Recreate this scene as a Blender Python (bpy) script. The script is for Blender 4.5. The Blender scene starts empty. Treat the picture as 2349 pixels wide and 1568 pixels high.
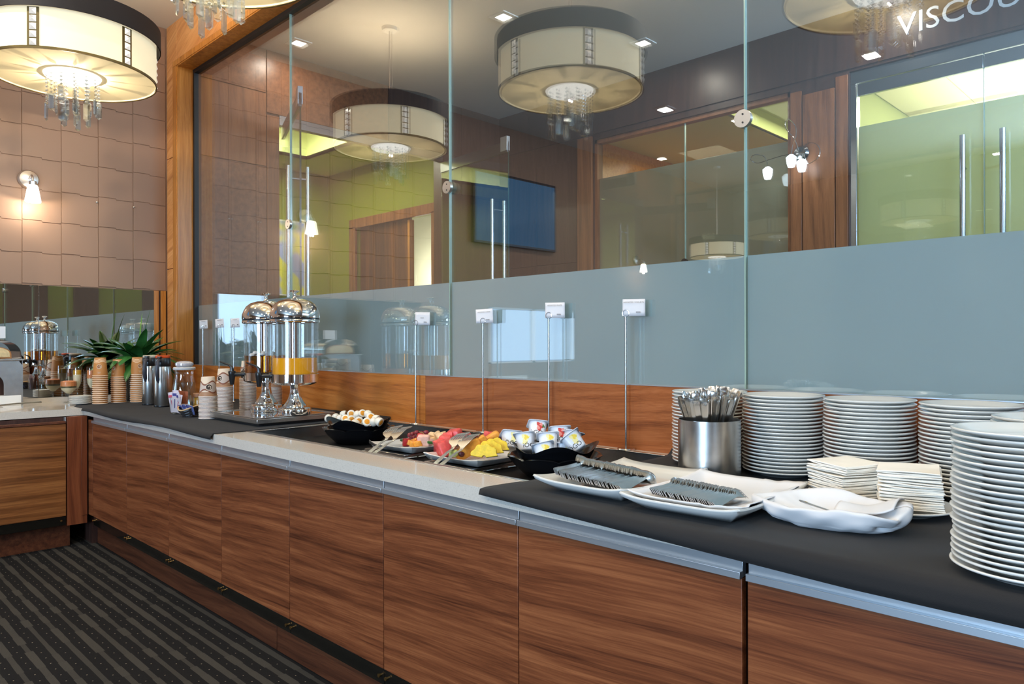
# Hotel breakfast buffet beside a glass partition.  Units: metres, +X along the counter, +Y through the glass, +Z up.
import bpy, bmesh, math, random
from mathutils import Vector, Matrix, Euler, noise
PI = math.pi
rnd = random.Random(7)
scene = bpy.context.scene
col = scene.collection

# ------------------------------------------------------------------ camera, world, large lights, exposure
F_PX, YAW, ROLL = 1690.0, math.radians(134.71), math.radians(-0.15)
CAM = Vector((0.0, -2.468, 1.347))
cam_data = bpy.data.cameras.new('camera')
cam_data.sensor_width = 36.0
cam_data.lens = F_PX / 2349 * 36.0
cam_data.shift_y = 2.3 / 2349
cam_data.clip_start = 0.02
cam = bpy.data.objects.new('camera', cam_data)
col.objects.link(cam)
cam.matrix_world = (Matrix.Translation(CAM) @ Matrix.Rotation(YAW - PI / 2, 4, 'Z')
                    @ Matrix.Rotation(PI / 2, 4, 'X') @ Matrix.Rotation(ROLL, 4, 'Z'))
scene.camera = cam

scene.view_settings.view_transform = 'Standard'
scene.view_settings.look = 'None'
scene.view_settings.gamma = 1.0
scene.view_settings.use_curve_mapping = False
scene.view_settings.exposure = 0.0
try:
    scene.cycles.max_bounces = 10
    scene.cycles.transparent_max_bounces = 24
    scene.cycles.glossy_bounces = 6
    scene.cycles.sample_clamp_indirect = 6.0
    scene.cycles.caustics_reflective = False
    scene.cycles.caustics_refractive = False
    scene.cycles.use_denoising = True
except Exception:
    pass

world = bpy.data.worlds.new('daylight_sky')
scene.world = world
world.use_nodes = True
bg = world.node_tree.nodes['Background']
bg.inputs[0].default_value = (0.50, 0.70, 1.0, 1)
bg.inputs[1].default_value = 1.1


def area(name, loc, rot, sx, sy, power, color):
    l = bpy.data.lights.new(name, 'AREA')
    l.shape = 'RECTANGLE'
    l.size, l.size_y, l.energy, l.color = sx, sy, power, color
    o = bpy.data.objects.new(name, l)
    o.location, o.rotation_euler = loc, rot
    col.objects.link(o)
    return o


def point(name, loc, power, color, radius=0.05, parent=None):
    l = bpy.data.lights.new(name, 'POINT')
    l.energy, l.color, l.shadow_soft_size = power, color, radius
    o = bpy.data.objects.new(name, l)
    o.location = loc
    if parent: o.parent = parent
    col.objects.link(o)
    return o


DAY = (0.48, 0.72, 1.0)
# daylight through the dining room's windows (front wall at y = -9.5, right wall at x = 6)
area('daylight_front', (0.0, -9.42, 1.95), (PI / 2, 0, 0), 3.0, 2.4, 560, DAY)
area('daylight_right', (5.92, -6.3, 1.8), (0, PI / 2, 0), 2.3, 1.3, 24, DAY)
area('daylight_side', (-6.36, -4.35, 1.44), (0, -PI / 2, 0), 0.62, 1.5, 3.5, DAY)
# added cool fill for the lobby ceiling, at an opening high in the end wall
area('lobby_ceiling_fill', (1.90, 1.85, 3.22), (0, PI / 2, 0), .70, 3.2, 330, DAY)

# ------------------------------------------------------------------ helpers: camera rays, meshes, objects, tags
_d = Vector((math.cos(YAW), math.sin(YAW), 0))
_r0 = Vector((math.sin(YAW), -math.cos(YAW), 0))
_z = Vector((0, 0, 1))
_r = _r0 * math.cos(ROLL) + _z * math.sin(ROLL)
_u = _z * math.cos(ROLL) - _r0 * math.sin(ROLL)


def ray(px, py):
    return _d + _r * ((px - 1174.5) / F_PX) + _u * ((786.3 - py) / F_PX)


def on_z(px, py, z):
    v = ray(px, py); return CAM + v * ((z - CAM.z) / v.z)


def on_y(px, py, y):
    v = ray(px, py); return CAM + v * ((y - CAM.y) / v.y)


def on_x(px, py, x):
    v = ray(px, py); return CAM + v * ((x - CAM.x) / v.x)


def S(r, g, b):
    return tuple(((c / 255) / 12.92 if c / 255 <= 0.04045 else ((c / 255 + 0.055) / 1.055) ** 2.4) for c in (r, g, b)) + (1.0,)


class MB:
    def __init__(s):
        s.v, s.f, s.m = [], [], []

    def add(s, vs, fs, mi=0):
        o = len(s.v)
        s.v += [tuple(p) for p in vs]
        s.f += [tuple(i + o for i in q) for q in fs]
        s.m += [mi] * len(fs)
        return s

    def box(s, x0, x1, y0, y1, z0, z1, mi=0, M=None):
        vs = [Vector(p) for p in ((x0, y0, z0), (x1, y0, z0), (x1, y1, z0), (x0, y1, z0), (x0, y0, z1), (x1, y0, z1), (x1, y1, z1), (x0, y1, z1))]
        if M: vs = [M @ p for p in vs]
        return s.add(vs, ((3, 2, 1, 0), (4, 5, 6, 7), (0, 1, 5, 4), (1, 2, 6, 5), (2, 3, 7, 6), (3, 0, 4, 7)), mi)

    def lathe(s, prof, seg=32, c=(0, 0, 0), mi=0, M=None, fn=None):
        vs, fs = [], []
        n = len(prof)
        for i in range(seg):
            a = 2 * PI * i / seg
            for r, z in prof:
                k = fn(a, r, z) if fn else (r, z)
                vs.append(Vector((c[0] + k[0] * math.cos(a), c[1] + k[0] * math.sin(a), c[2] + k[1])))
        for i in range(seg):
            j = (i + 1) % seg
            for q in range(n - 1):
                a, b, e, d = i * n + q, j * n + q, j * n + q + 1, i * n + q + 1
                r0, r1 = prof[q][0], prof[q + 1][0]
                if r0 < 1e-6 and r1 < 1e-6: continue
                if r0 < 1e-6: fs.append((a, e, d))
                elif r1 < 1e-6: fs.append((a, b, d))
                else: fs.append((a, b, e, d))
        if M: vs = [M @ p for p in vs]
        return s.add(vs, fs, mi)

    def tube(s, pts, r, seg=8, mi=0, caps=True):
        pts = [Vector(p) for p in pts]
        n = len(pts)
        rs = r if isinstance(r, (list, tuple)) else [r] * n
        vs, fs = [], []
        t0 = (pts[1] - pts[0]).normalized()
        nrm = t0.orthogonal().normalized()
        for i, p in enumerate(pts):
            t = (pts[min(i + 1, n - 1)] - pts[max(i - 1, 0)]).normalized()
            nrm = (nrm - t * nrm.dot(t))
            nrm = nrm.normalized() if nrm.length > 1e-6 else t.orthogonal().normalized()
            bn = t.cross(nrm)
            for k in range(seg):
                a = 2 * PI * k / seg
                vs.append(p + (nrm * math.cos(a) + bn * math.sin(a)) * rs[i])
        for i in range(n - 1):
            for k in range(seg):
                k2 = (k + 1) % seg
                fs.append((i * seg + k, i * seg + k2, (i + 1) * seg + k2, (i + 1) * seg + k))
        if caps:
            fs.append(tuple(range(seg))[::-1]); fs.append(tuple((n - 1) * seg + k for k in range(seg)))
        return s.add(vs, fs, mi)

    def ell(s, c, rx, ry, rz, seg=16, rings=8, mi=0, M=None):
        prof = [(math.sin(PI * i / rings), -math.cos(PI * i / rings)) for i in range(rings + 1)]
        prof[0] = (0, -1); prof[-1] = (0, 1)
        b = MB().lathe(prof, seg)
        vs = [Vector((p[0] * rx, p[1] * ry, p[2] * rz)) for p in b.v]
        if M: vs = [M @ p for p in vs]
        return s.add([p + Vector(c) for p in vs], b.f, mi)

    def prism(s, poly, z0, z1, mi=0, M=None):
        n = len(poly)
        vs = [Vector((x, y, z0)) for x, y in poly] + [Vector((x, y, z1)) for x, y in poly]
        if M: vs = [M @ p for p in vs]
        fs = [tuple(range(n))[::-1], tuple(range(n, 2 * n))] + [(i, (i + 1) % n, n + (i + 1) % n, n + i) for i in range(n)]
        return s.add(vs, fs, mi)

    def grid(s, P, nu, nv, mi=0):
        vs = [P(i / nu, j / nv) for i in range(nu + 1) for j in range(nv + 1)]
        fs = [(i * (nv + 1) + j, (i + 1) * (nv + 1) + j, (i + 1) * (nv + 1) + j + 1, i * (nv + 1) + j + 1) for i in range(nu) for j in range(nv)]
        return s.add(vs, fs, mi)

    def mesh(s, name, mats, smooth=True, angle=35, weld=False):
        me = bpy.data.meshes.new(name)
        used = [i for q in s.f for i in q]
        me.from_pydata([tuple(p) for p in s.v], [], s.f)
        for m in (mats if isinstance(mats, (list, tuple)) else [mats]): me.materials.append(m)
        if any(s.m): me.polygons.foreach_set('material_index', s.m)
        bm = bmesh.new(); bm.from_mesh(me)
        loose = [v for v in bm.verts if not v.link_faces]
        if loose: bmesh.ops.delete(bm, geom=loose, context='VERTS')
        if weld: bmesh.ops.remove_doubles(bm, verts=bm.verts, dist=1e-5)
        bmesh.ops.recalc_face_normals(bm, faces=bm.faces)
        bm.to_mesh(me); bm.free()
        if smooth:
            me.polygons.foreach_set('use_smooth', [True] * len(me.polygons))
            me.set_sharp_from_angle(angle=math.radians(angle))
        return me


def mk(name, mb, mats, parent=None, loc=None, rot=None, smooth=True, angle=35, bevel=0, weld=False, solid=0):
    me = mb if isinstance(mb, bpy.types.Mesh) else mb.mesh(name, mats, smooth, angle, weld)
    o = bpy.data.objects.new(name, me)
    if parent: o.parent = parent
    if loc is not None: o.location = loc
    if rot is not None: o.rotation_euler = rot
    col.objects.link(o)
    if solid:
        md = o.modifiers.new('thickness', 'SOLIDIFY'); md.thickness = solid; md.offset = 0
    if bevel:
        md = o.modifiers.new('edge', 'BEVEL'); md.width = bevel; md.segments = 2; md.limit_method = 'ANGLE'; md.angle_limit = math.radians(40)
    return o


def tag(o, label=None, cat=None, group=None, kind=None):
    if label: o['label'] = label
    if cat: o['category'] = cat
    if group: o['group'] = group
    if kind: o['kind'] = kind
    return o


def thing(name, label, cat, loc=(0, 0, 0), rot=(0, 0, 0), group=None):
    o = bpy.data.objects.new(name, None)
    o.empty_display_size = 0.05
    o.location, o.rotation_euler = loc, rot
    col.objects.link(o)
    return tag(o, label, cat, group)


def struct(name, mb, mats, parent=None, **k):
    o = mk(name, mb, mats, parent, **k)
    if not parent: o['kind'] = 'structure'
    return o


def dup(root, loc=None, rot=None, label=None, group=None):
    def cp(o, parent):
        c = o.copy(); col.objects.link(c)
        if parent: c.parent = parent
        for ch in list(o.children): cp(ch, c)
        return c
    r = cp(root, None)
    if loc is not None: r.location = loc
    if rot is not None: r.rotation_euler = rot
    if label: r['label'] = label
    if group: r['group'] = group
    return r


def nth(i):
    return '%d%s' % (i, 'th' if 10 <= i % 100 <= 20 else {1: 'st', 2: 'nd', 3: 'rd'}.get(i % 10, 'th'))


def text_mb(s, size, align='CENTER', depth=0.0):
    cu = bpy.data.curves.new('lettering', 'FONT')
    cu.body, cu.size, cu.align_x, cu.align_y = s, size, align, 'CENTER'
    cu.resolution_u = 3
    cu.extrude = depth
    o = bpy.data.objects.new('lettering', cu); col.objects.link(o)
    dg = bpy.context.evaluated_depsgraph_get()
    me = o.evaluated_get(dg).to_mesh()
    b = MB().add([Vector(v.co) for v in me.vertices], [tuple(p.vertices) for p in me.polygons])
    o.evaluated_get(dg).to_mesh_clear()
    bpy.data.objects.remove(o); bpy.data.curves.remove(cu)
    return b


# ------------------------------------------------------------------ materials
def newmat(name):
    m = bpy.data.materials.new(name); m.use_nodes = True
    nt = m.node_tree; nt.nodes.clear()
    out = nt.nodes.new('ShaderNodeOutputMaterial')
    return m, nt, out


def N(nt, t, **k):
    n = nt.nodes.new(t)
    for a, v in k.items():
        if a.startswith('i_'):
            n.inputs[a[2:].replace('_', ' ')].default_value = v
        else: setattr(n, a, v)
    return n


def L(nt, a, ao, b, bi):
    nt.links.new(a.outputs[ao], b.inputs[bi])


def pbr(name, c, rough=0.5, metal=0.0, bump=0, bscale=40, emit=None, es=0, var=0, vscale=6, spec=None, coat=0, aniso=0, sheen=0, sss=0):
    m, nt, out = newmat(name)
    p = N(nt, 'ShaderNodeBsdfPrincipled')
    p.inputs['Base Color'].default_value = c
    p.inputs['Roughness'].default_value = rough
    p.inputs['Metallic'].default_value = metal
    if spec is not None: p.inputs['Specular IOR Level'].default_value = spec
    if coat: p.inputs['Coat Weight'].default_value = coat
    if sheen: p.inputs['Sheen Weight'].default_value = sheen
    if sss:
        p.inputs['Subsurface Weight'].default_value = sss; p.inputs['Subsurface Scale'].default_value = 0.01
    if emit:
        p.inputs['Emission Color'].default_value = emit; p.inputs['Emission Strength'].default_value = es
    if var or bump:
        tc = N(nt, 'ShaderNodeTexCoord')
    if var:
        oi = N(nt, 'ShaderNodeObjectInfo')
        ad = N(nt, 'ShaderNodeVectorMath', operation='ADD'); L(nt, tc, 'Object', ad, 0)
        ml = N(nt, 'ShaderNodeMath', operation='MULTIPLY'); ml.inputs[1].default_value = 17.0; L(nt, oi, 'Random', ml, 0)
        nt.links.new(ml.outputs[0], ad.inputs[1])
        n = N(nt, 'ShaderNodeTexNoise'); n.inputs['Scale'].default_value = vscale; n.inputs['Detail'].default_value = 4
        nt.links.new(ad.outputs[0], n.inputs['Vector'])
        r = N(nt, 'ShaderNodeMapRange'); r.inputs['To Min'].default_value = 1 - var; r.inputs['To Max'].default_value = 1 + var
        r.inputs['From Min'].default_value = 0.3; r.inputs['From Max'].default_value = 0.7
        L(nt, n, 'Fac', r, 'Value')
        mx = N(nt, 'ShaderNodeVectorMath', operation='SCALE'); mx.inputs[0].default_value = c[:3]
        L(nt, r, 'Result', mx, 'Scale'); L(nt, mx, 'Vector', p, 'Base Color')
    if bump:
        n = N(nt, 'ShaderNodeTexNoise'); n.inputs['Scale'].default_value = bscale; n.inputs['Detail'].default_value = 3
        L(nt, tc, 'Object', n, 'Vector')
        b = N(nt, 'ShaderNodeBump'); b.inputs['Strength'].default_value = bump; b.inputs['Distance'].default_value = 0.002
        L(nt, n, 'Fac', b, 'Height'); L(nt, b, 'Normal', p, 'Normal')
    L(nt, p, 'BSDF', out, 'Surface')
    return m


def wood(name, dark, mid, light, axis='x', slant=0.0, rough=0.32, scale=1.0, figure=0.5):
    m, nt, out = newmat(name)
    p = N(nt, 'ShaderNodeBsdfPrincipled'); p.inputs['Roughness'].default_value = rough
    p.inputs['Specular IOR Level'].default_value = 0.4
    tc = N(nt, 'ShaderNodeTexCoord'); oi = N(nt, 'ShaderNodeObjectInfo')
    ml = N(nt, 'ShaderNodeMath', operation='MULTIPLY'); ml.inputs[1].default_value = 31.0; L(nt, oi, 'Random', ml, 0)
    ad = N(nt, 'ShaderNodeVectorMath', operation='ADD'); L(nt, tc, 'Object', ad, 0); nt.links.new(ml.outputs[0], ad.inputs[1])
    rot = N(nt, 'ShaderNodeVectorRotate', rotation_type='Y_AXIS'); rot.inputs['Angle'].default_value = slant
    L(nt, ad, 'Vector', rot, 'Vector')
    w = N(nt, 'ShaderNodeTexNoise'); w.inputs['Scale'].default_value = 1.3 * scale; w.inputs['Detail'].default_value = 1
    L(nt, rot, 'Vector', w, 'Vector')
    ws = N(nt, 'ShaderNodeVectorMath', operation='SCALE'); ws.inputs['Scale'].default_value = 0.16 * figure / scale
    L(nt, w, 'Color', ws, 0)
    a2 = N(nt, 'ShaderNodeVectorMath', operation='ADD'); L(nt, rot, 'Vector', a2, 0); L(nt, ws, 'Vector', a2, 1)
    k = {'x': (0.7, 22, 22), 'y': (22, 0.7, 22), 'z': (22, 22, 0.7)}[axis]
    mp = N(nt, 'ShaderNodeMapping'); mp.inputs['Scale'].default_value = tuple(q * scale for q in k)
    L(nt, a2, 'Vector', mp, 'Vector')
    n1 = N(nt, 'ShaderNodeTexNoise'); n1.inputs['Scale'].default_value = 1.4; n1.inputs['Detail'].default_value = 3; n1.inputs['Roughness'].default_value = 0.6
    L(nt, mp, 'Vector', n1, 'Vector')
    k2 = {'x': (2.2, 110, 110), 'y': (110, 2.2, 110), 'z': (110, 110, 2.2)}[axis]
    mp2 = N(nt, 'ShaderNodeMapping'); mp2.inputs['Scale'].default_value = tuple(q * scale for q in k2)
    L(nt, a2, 'Vector', mp2, 'Vector')
    n2 = N(nt, 'ShaderNodeTexNoise'); n2.inputs['Scale'].default_value = 2.0; n2.inputs['Detail'].default_value = 4; n2.inputs['Roughness'].default_value = 0.7
    L(nt, mp2, 'Vector', n2, 'Vector')
    mx = N(nt, 'ShaderNodeMath', operation='MULTIPLY_ADD'); mx.inputs[1].default_value = 0.6
    L(nt, n1, 'Fac', mx, 0)
    m2 = N(nt, 'ShaderNodeMath', operation='MULTIPLY'); m2.inputs[1].default_value = 0.4; L(nt, n2, 'Fac', m2, 0)
    nt.links.new(m2.outputs[0], mx.inputs[2])
    cr = N(nt, 'ShaderNodeValToRGB')
    e = cr.color_ramp.elements
    e[0].position, e[0].color = 0.34, dark
    e[1].position, e[1].color = 0.66, light
    q = e.new(0.5); q.color = mid
    nt.links.new(mx.outputs[0], cr.inputs['Fac'])
    L(nt, cr, 'Color', p, 'Base Color')
    b = N(nt, 'ShaderNodeBump'); b.inputs['Strength'].default_value = 0.08; b.inputs['Distance'].default_value = 0.001
    L(nt, n2, 'Fac', b, 'Height'); L(nt, b, 'Normal', p, 'Normal')
    L(nt, p, 'BSDF', out, 'Surface')
    return m


def thin_glass(name, tint=(0.96, 0.98, 0.97, 1), base=0.06, edge=0.6, rough=0.0, gloss=(1, 1, 1, 1)):
    m, nt, out = newmat(name)
    t = N(nt, 'ShaderNodeBsdfTransparent'); t.inputs['Color'].default_value = tint
    g = N(nt, 'ShaderNodeBsdfGlossy'); g.inputs['Roughness'].default_value = rough; g.inputs['Color'].default_value = gloss
    lw = N(nt, 'ShaderNodeLayerWeight'); lw.inputs['Blend'].default_value = 0.35
    mr = N(nt, 'ShaderNodeMapRange'); mr.inputs['To Min'].default_value = base; mr.inputs['To Max'].default_value = edge
    L(nt, lw, 'Facing', mr, 'Value')
    pw = N(nt, 'ShaderNodeMath', operation='POWER'); pw.inputs[1].default_value = 2.0
    L(nt, lw, 'Facing', pw, 0); nt.links.new(pw.outputs[0], mr.inputs['Value'])
    x = N(nt, 'ShaderNodeMixShader'); L(nt, mr, 'Result', x, 'Fac'); L(nt, t, 'BSDF', x, 1); L(nt, g, 'BSDF', x, 2)
    L(nt, x, 'Shader', out, 'Surface')
    return m


def emitter(name, c, s):
    m, nt, out = newmat(name)
    e = N(nt, 'ShaderNodeEmission'); e.inputs['Color'].default_value = c; e.inputs['Strength'].default_value = s
    L(nt, e, 'Emission', out, 'Surface')
    return m


def film(name, c, trans=0.35):
    m, nt, out = newmat(name)
    d = N(nt, 'ShaderNodeBsdfDiffuse'); d.inputs['Color'].default_value = c
    t = N(nt, 'ShaderNodeBsdfTranslucent'); t.inputs['Color'].default_value = c
    x = N(nt, 'ShaderNodeMixShader'); x.inputs['Fac'].default_value = trans
    L(nt, d, 'BSDF', x, 1); L(nt, t, 'BSDF', x, 2); L(nt, x, 'Shader', out, 'Surface')
    return m


WALNUT = wood('walnut_door', S(74, 37, 21), S(122, 68, 40), S(156, 95, 58), 'x', 0.05, 0.36, 1.0, 0.28)
WALNUT_Y = wood('walnut_door_side', S(80, 46, 22), S(130, 80, 42), S(166, 110, 62), 'y', 0.0, 0.36, 1.0, 0.3)
WALNUT_V = wood('walnut_post', S(84, 42, 24), S(118, 62, 36), S(140, 80, 48), 'z', 0, 0.4)
WALNUT_D = wood('walnut_plinth', S(60, 32, 20), S(90, 50, 32), S(112, 66, 42), 'x', 0.05, 0.4)
ORANGE = wood('amber_wood', S(188, 116, 58), S(220, 152, 88), S(236, 176, 112), 'x', 0.35, 0.3, 1.0, 0.7)
ORANGE_V = wood('amber_wood_jamb', S(160, 98, 36), S(194, 126, 54), S(214, 150, 76), 'z', 0, 0.3)
ORANGE_H = wood('amber_wood_board', S(150, 84, 34), S(188, 114, 50), S(206, 136, 70), 'x', -0.05, 0.28, 1.2, 0.5)
RUST_H = wood('red_walnut_board', S(116, 62, 34), S(156, 90, 50), S(176, 108, 66), 'x', 0.06, 0.28, 1.2, 0.5)
LOBBY = wood('lobby_walnut', S(84, 52, 36), S(120, 76, 50), S(140, 92, 62), 'x', 0.05, 0.35, 0.8, 0.6)
LOBBY_V = wood('lobby_walnut_upright', S(92, 56, 36), S(132, 82, 50), S(150, 98, 62), 'z', 0, 0.35, 0.8, 0.5)
DARKW = wood('dark_walnut', S(46, 30, 26), S(66, 44, 38), S(80, 56, 48), 'z', 0, 0.35, 0.8, 0.5)
DKSTEEL = pbr('dark_steel_rail', (.22, .22, .23, 1), .3, 1.0)
CHROME = pbr('chrome', (0.86, 0.86, 0.86, 1), 0.05, 1.0)
STEEL = pbr('brushed_steel', (0.58, 0.57, 0.55, 1), 0.27, 1.0, var=0.08, vscale=30)
CUTLERY = pbr('cutlery_steel', (0.56, 0.54, 0.51, 1), 0.24, 1.0)
ALU = pbr('anodised_aluminium', (0.60, 0.64, 0.68, 1), 0.38, 0.85)
NICKEL = pbr('satin_nickel', (0.66, 0.62, 0.58, 1), 0.3, 1.0)
BRASS = pbr('brass', (0.80, 0.52, 0.20, 1), 0.25, 1.0)
BLACK = pbr('black_plastic', S(22, 22, 24), 0.32)
BLACKGLOSS = pbr('black_melamine', S(20, 21, 24), 0.18, coat=0.3)
GASKET = pbr('black_gasket', S(26, 24, 26), 0.5)
WELLBLACK = pbr('well_floor_black', S(18, 18, 19), 0.6, spec=.25)
KICK = pbr('smoked_acrylic', S(24, 22, 18), 0.10)
CLOTH = pbr('black_table_linen', S(31, 30, 31), 0.9, bump=0.25, bscale=900, sheen=0.03)
LINEN = pbr('white_linen', S(226, 225, 226), 0.85, bump=0.15, bscale=1200, var=0.03, vscale=5)
PAPER = pbr('cream_paper_napkin', S(246, 239, 226), 0.9, var=0.03, vscale=20)
PORCELAIN = pbr('white_porcelain', S(226, 225, 220), 0.10, coat=0.3)
CARD = pbr('white_card', S(232, 232, 236), 0.6)
INK = pbr('grey_ink', S(120, 120, 124), 0.7)
INKD = pbr('black_ink', S(24, 26, 32), 0.6)
TAUPE = pbr('taupe_wall_panel', S(156, 124, 102), 0.55, bump=0.06, bscale=60, var=0.03, vscale=2)
TAUPE_W = pbr('taupe_wall_paint', S(150, 118, 96), 0.7)
CEIL = pbr('ceiling_paint', S(206, 202, 194), 0.9)
GREEN = pbr('olive_green_paint', S(126, 132, 14), 0.7, var=0.03, vscale=1.5)
LIME = pbr('pale_lime_paint', S(222, 228, 160), 0.8)
WHITEP = pbr('white_plastic', S(236, 234, 228), 0.4)
GRILLW = pbr('ceiling_tile_white', S(226, 220, 190), 0.9, bump=0.1, bscale=120)
MIRROR = pbr('mirror_silver', (0.80, 0.82, 0.80, 1), 0.0, 1.0)
PANE = thin_glass('partition_glass', (0.95, 0.97, 0.965, 1), 0.15, 0.6)
DOORGLASS = thin_glass('door_glass', (0.93, 0.96, 0.94, 1), 0.05, 0.35)
CLEAR = thin_glass('clear_acrylic', (0.965, 0.97, 0.97, 1), 0.03, 0.35)
GLASSW = thin_glass('clear_glassware', (0.93, 0.95, 0.94, 1), 0.10, 0.7)
EDGE = pbr('glass_edge_green', S(150, 176, 164), 0.15, spec=0.8)
FROST = film('frosted_film', S(206, 222, 226), 0.42)
FROST_FAR = film('frosted_film_far', S(208, 214, 190), 0.6)
FROST_TAUPE = film('frosted_film_taupe', S(182, 174, 156), 0.5)
CRYSTAL = thin_glass('cut_crystal', (0.90, 0.92, 0.92, 1), 0.34, 0.95, 0.03)
SHADE = pbr('lit_fabric_shade', S(226, 214, 180), 0.9, emit=(1.0, 0.86, 0.58, 1), es=0.60)
DIFFUSER = pbr('lit_diffuser', S(214, 200, 160), 0.9, emit=(1.0, 0.76, 0.40, 1), es=0.42)
BANDC = pbr('black_lamp_band', S(34, 26, 24), 0.7)
TRIMC = pbr('bronze_lamp_trim', S(110, 92, 52), 0.4, 0.6)
LAMPHOT = emitter('lit_crystal_plate', (1.0, 0.95, 0.85, 1), 2.2)
BULB = emitter('lit_opal_glass', (1.0, 0.93, 0.80, 1), 7.0)
BLUEHOT = emitter('lit_halogen_glass', (0.75, 0.88, 1.0, 1), 9.0)
DOWN = emitter('lit_downlight', (1.0, 0.95, 0.85, 1), 12.0)


def carpet_mat():
    m, nt, out = newmat('striped_carpet')
    p = N(nt, 'ShaderNodeBsdfPrincipled'); p.inputs['Roughness'].default_value = 0.95; p.inputs['Specular IOR Level'].default_value = 0.1
    tc = N(nt, 'ShaderNodeTexCoord'); sp = N(nt, 'ShaderNodeSeparateXYZ'); L(nt, tc, 'Object', sp, 'Vector')

    def M(op, a, b=None, c=None):
        n = N(nt, 'ShaderNodeMath', operation=op)
        for i, q in enumerate((a, b, c)):
            if q is None: continue
            if isinstance(q, (int, float)): n.inputs[i].default_value = q
            else: nt.links.new(q, n.inputs[i])
        return n.outputs[0]
    x, y = sp.outputs['X'], sp.outputs['Y']
    # blocky width modulation along the stripe
    row = M('FLOOR', M('MULTIPLY', y, 13.5))
    cell = M('FLOOR', M('MULTIPLY', x, 9.0))
    cx = N(nt, 'ShaderNodeCombineXYZ'); nt.links.new(cell, cx.inputs[0]); nt.links.new(row, cx.inputs[1])
    wn = N(nt, 'ShaderNodeTexWhiteNoise', noise_dimensions='2D'); L(nt, cx, 'Vector', wn, 'Vector')
    f = M('FRACT', M('MULTIPLY', y, 13.5))
    dist = M('ABSOLUTE', M('SUBTRACT', f, 0.5))
    half = M('MULTIPLY_ADD', wn.outputs['Value'], 0.12, 0.12)
    stripe = M('LESS_THAN', dist, half)
    tone = M('MULTIPLY_ADD', wn.outputs['Value'], 0.35, 0.75)
    # woven fleck
    n = N(nt, 'ShaderNodeTexNoise'); n.inputs['Scale'].default_value = 420; n.inputs['Detail'].default_value = 2
    L(nt, tc, 'Object', n, 'Vector')
    fl = M('MULTIPLY_ADD', n.outputs['Fac'], 0.9, 0.55)
    base = N(nt, 'ShaderNodeMix', data_type='RGBA')
    nt.links.new(M('MULTIPLY', stripe, tone), base.inputs[0])
    base.inputs[6].default_value = S(33, 33, 34); base.inputs[7].default_value = S(70, 68, 64)
    sc = N(nt, 'ShaderNodeVectorMath', operation='SCALE'); nt.links.new(base.outputs[2], sc.inputs[0]); nt.links.new(fl, sc.inputs['Scale'])
    # small pale dots between the stripes
    gx = M('SUBTRACT', M('FRACT', M('MULTIPLY', x, 13.0)), 0.5)
    gy = M('SUBTRACT', M('FRACT', M('MULTIPLY_ADD', y, 13.5, 0.5)), 0.5)
    rr = M('SQRT', M('ADD', M('MULTIPLY', gx, gx), M('MULTIPLY', gy, gy)))
    dot = M('LESS_THAN', rr, 0.035)
    mx = N(nt, 'ShaderNodeMix', data_type='RGBA'); nt.links.new(dot, mx.inputs[0]); nt.links.new(sc.outputs[0], mx.inputs[6])
    mx.inputs[7].default_value = S(150, 140, 122)
    nt.links.new(mx.outputs[2], p.inputs['Base Color'])
    b = N(nt, 'ShaderNodeBump'); b.inputs['Strength'].default_value = 0.5; b.inputs['Distance'].default_value = 0.003
    L(nt, n, 'Fac', b, 'Height'); L(nt, b, 'Normal', p, 'Normal')
    L(nt, p, 'BSDF', out, 'Surface')
    return m


def quartz_mat():
    m, nt, out = newmat('cream_quartz')
    p = N(nt, 'ShaderNodeBsdfPrincipled'); p.inputs['Roughness'].default_value = 0.10
    tc = N(nt, 'ShaderNodeTexCoord')
    n = N(nt, 'ShaderNodeTexNoise'); n.inputs['Scale'].default_value = 260; n.inputs['Detail'].default_value = 2
    L(nt, tc, 'Object', n, 'Vector')
    cr = N(nt, 'ShaderNodeValToRGB'); e = cr.color_ramp.elements
    e[0].position, e[0].color = 0.27, S(176, 168, 158)
    e[1].position, e[1].color = 0.36, S(206, 199, 188)
    q = e.new(0.72); q.color = S(214, 207, 196)
    L(nt, n, 'Fac', cr, 'Fac'); L(nt, cr, 'Color', p, 'Base Color'); L(nt, p, 'BSDF', out, 'Surface')
    return m


CARPET, QUARTZ = carpet_mat(), quartz_mat()
XW = -6.374          # left wall face
ZC = 3.98            # ceiling
HEAD = 3.598         # underside of the partition's head
FILM = 1.661
BOARD = 1.179

# ------------------------------------------------------------------ the room shell
fl = struct('floor', MB().box(-13, 6.2, -9.7, 10, -0.1, 0), CARPET, smooth=False)
ce = struct('ceiling', MB().box(XW - .2, 6.2, -9.7, 3.8, ZC, ZC + 0.1), CEIL, smooth=False)
wl = MB()                                                           # left wall, with the side window
wl.box(XW - .2, XW - .012, -9.7, -5.15, 0, ZC).box(XW - .2, XW - .012, -3.55, 0.0, 0, ZC)
wl.box(XW - .2, XW - .012, -5.15, -3.55, 0, 1.10).box(XW - .2, XW - .012, -5.15, -3.55, 1.78, ZC)
wall_left = struct('wall_left', wl, TAUPE_W, smooth=False)
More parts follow.
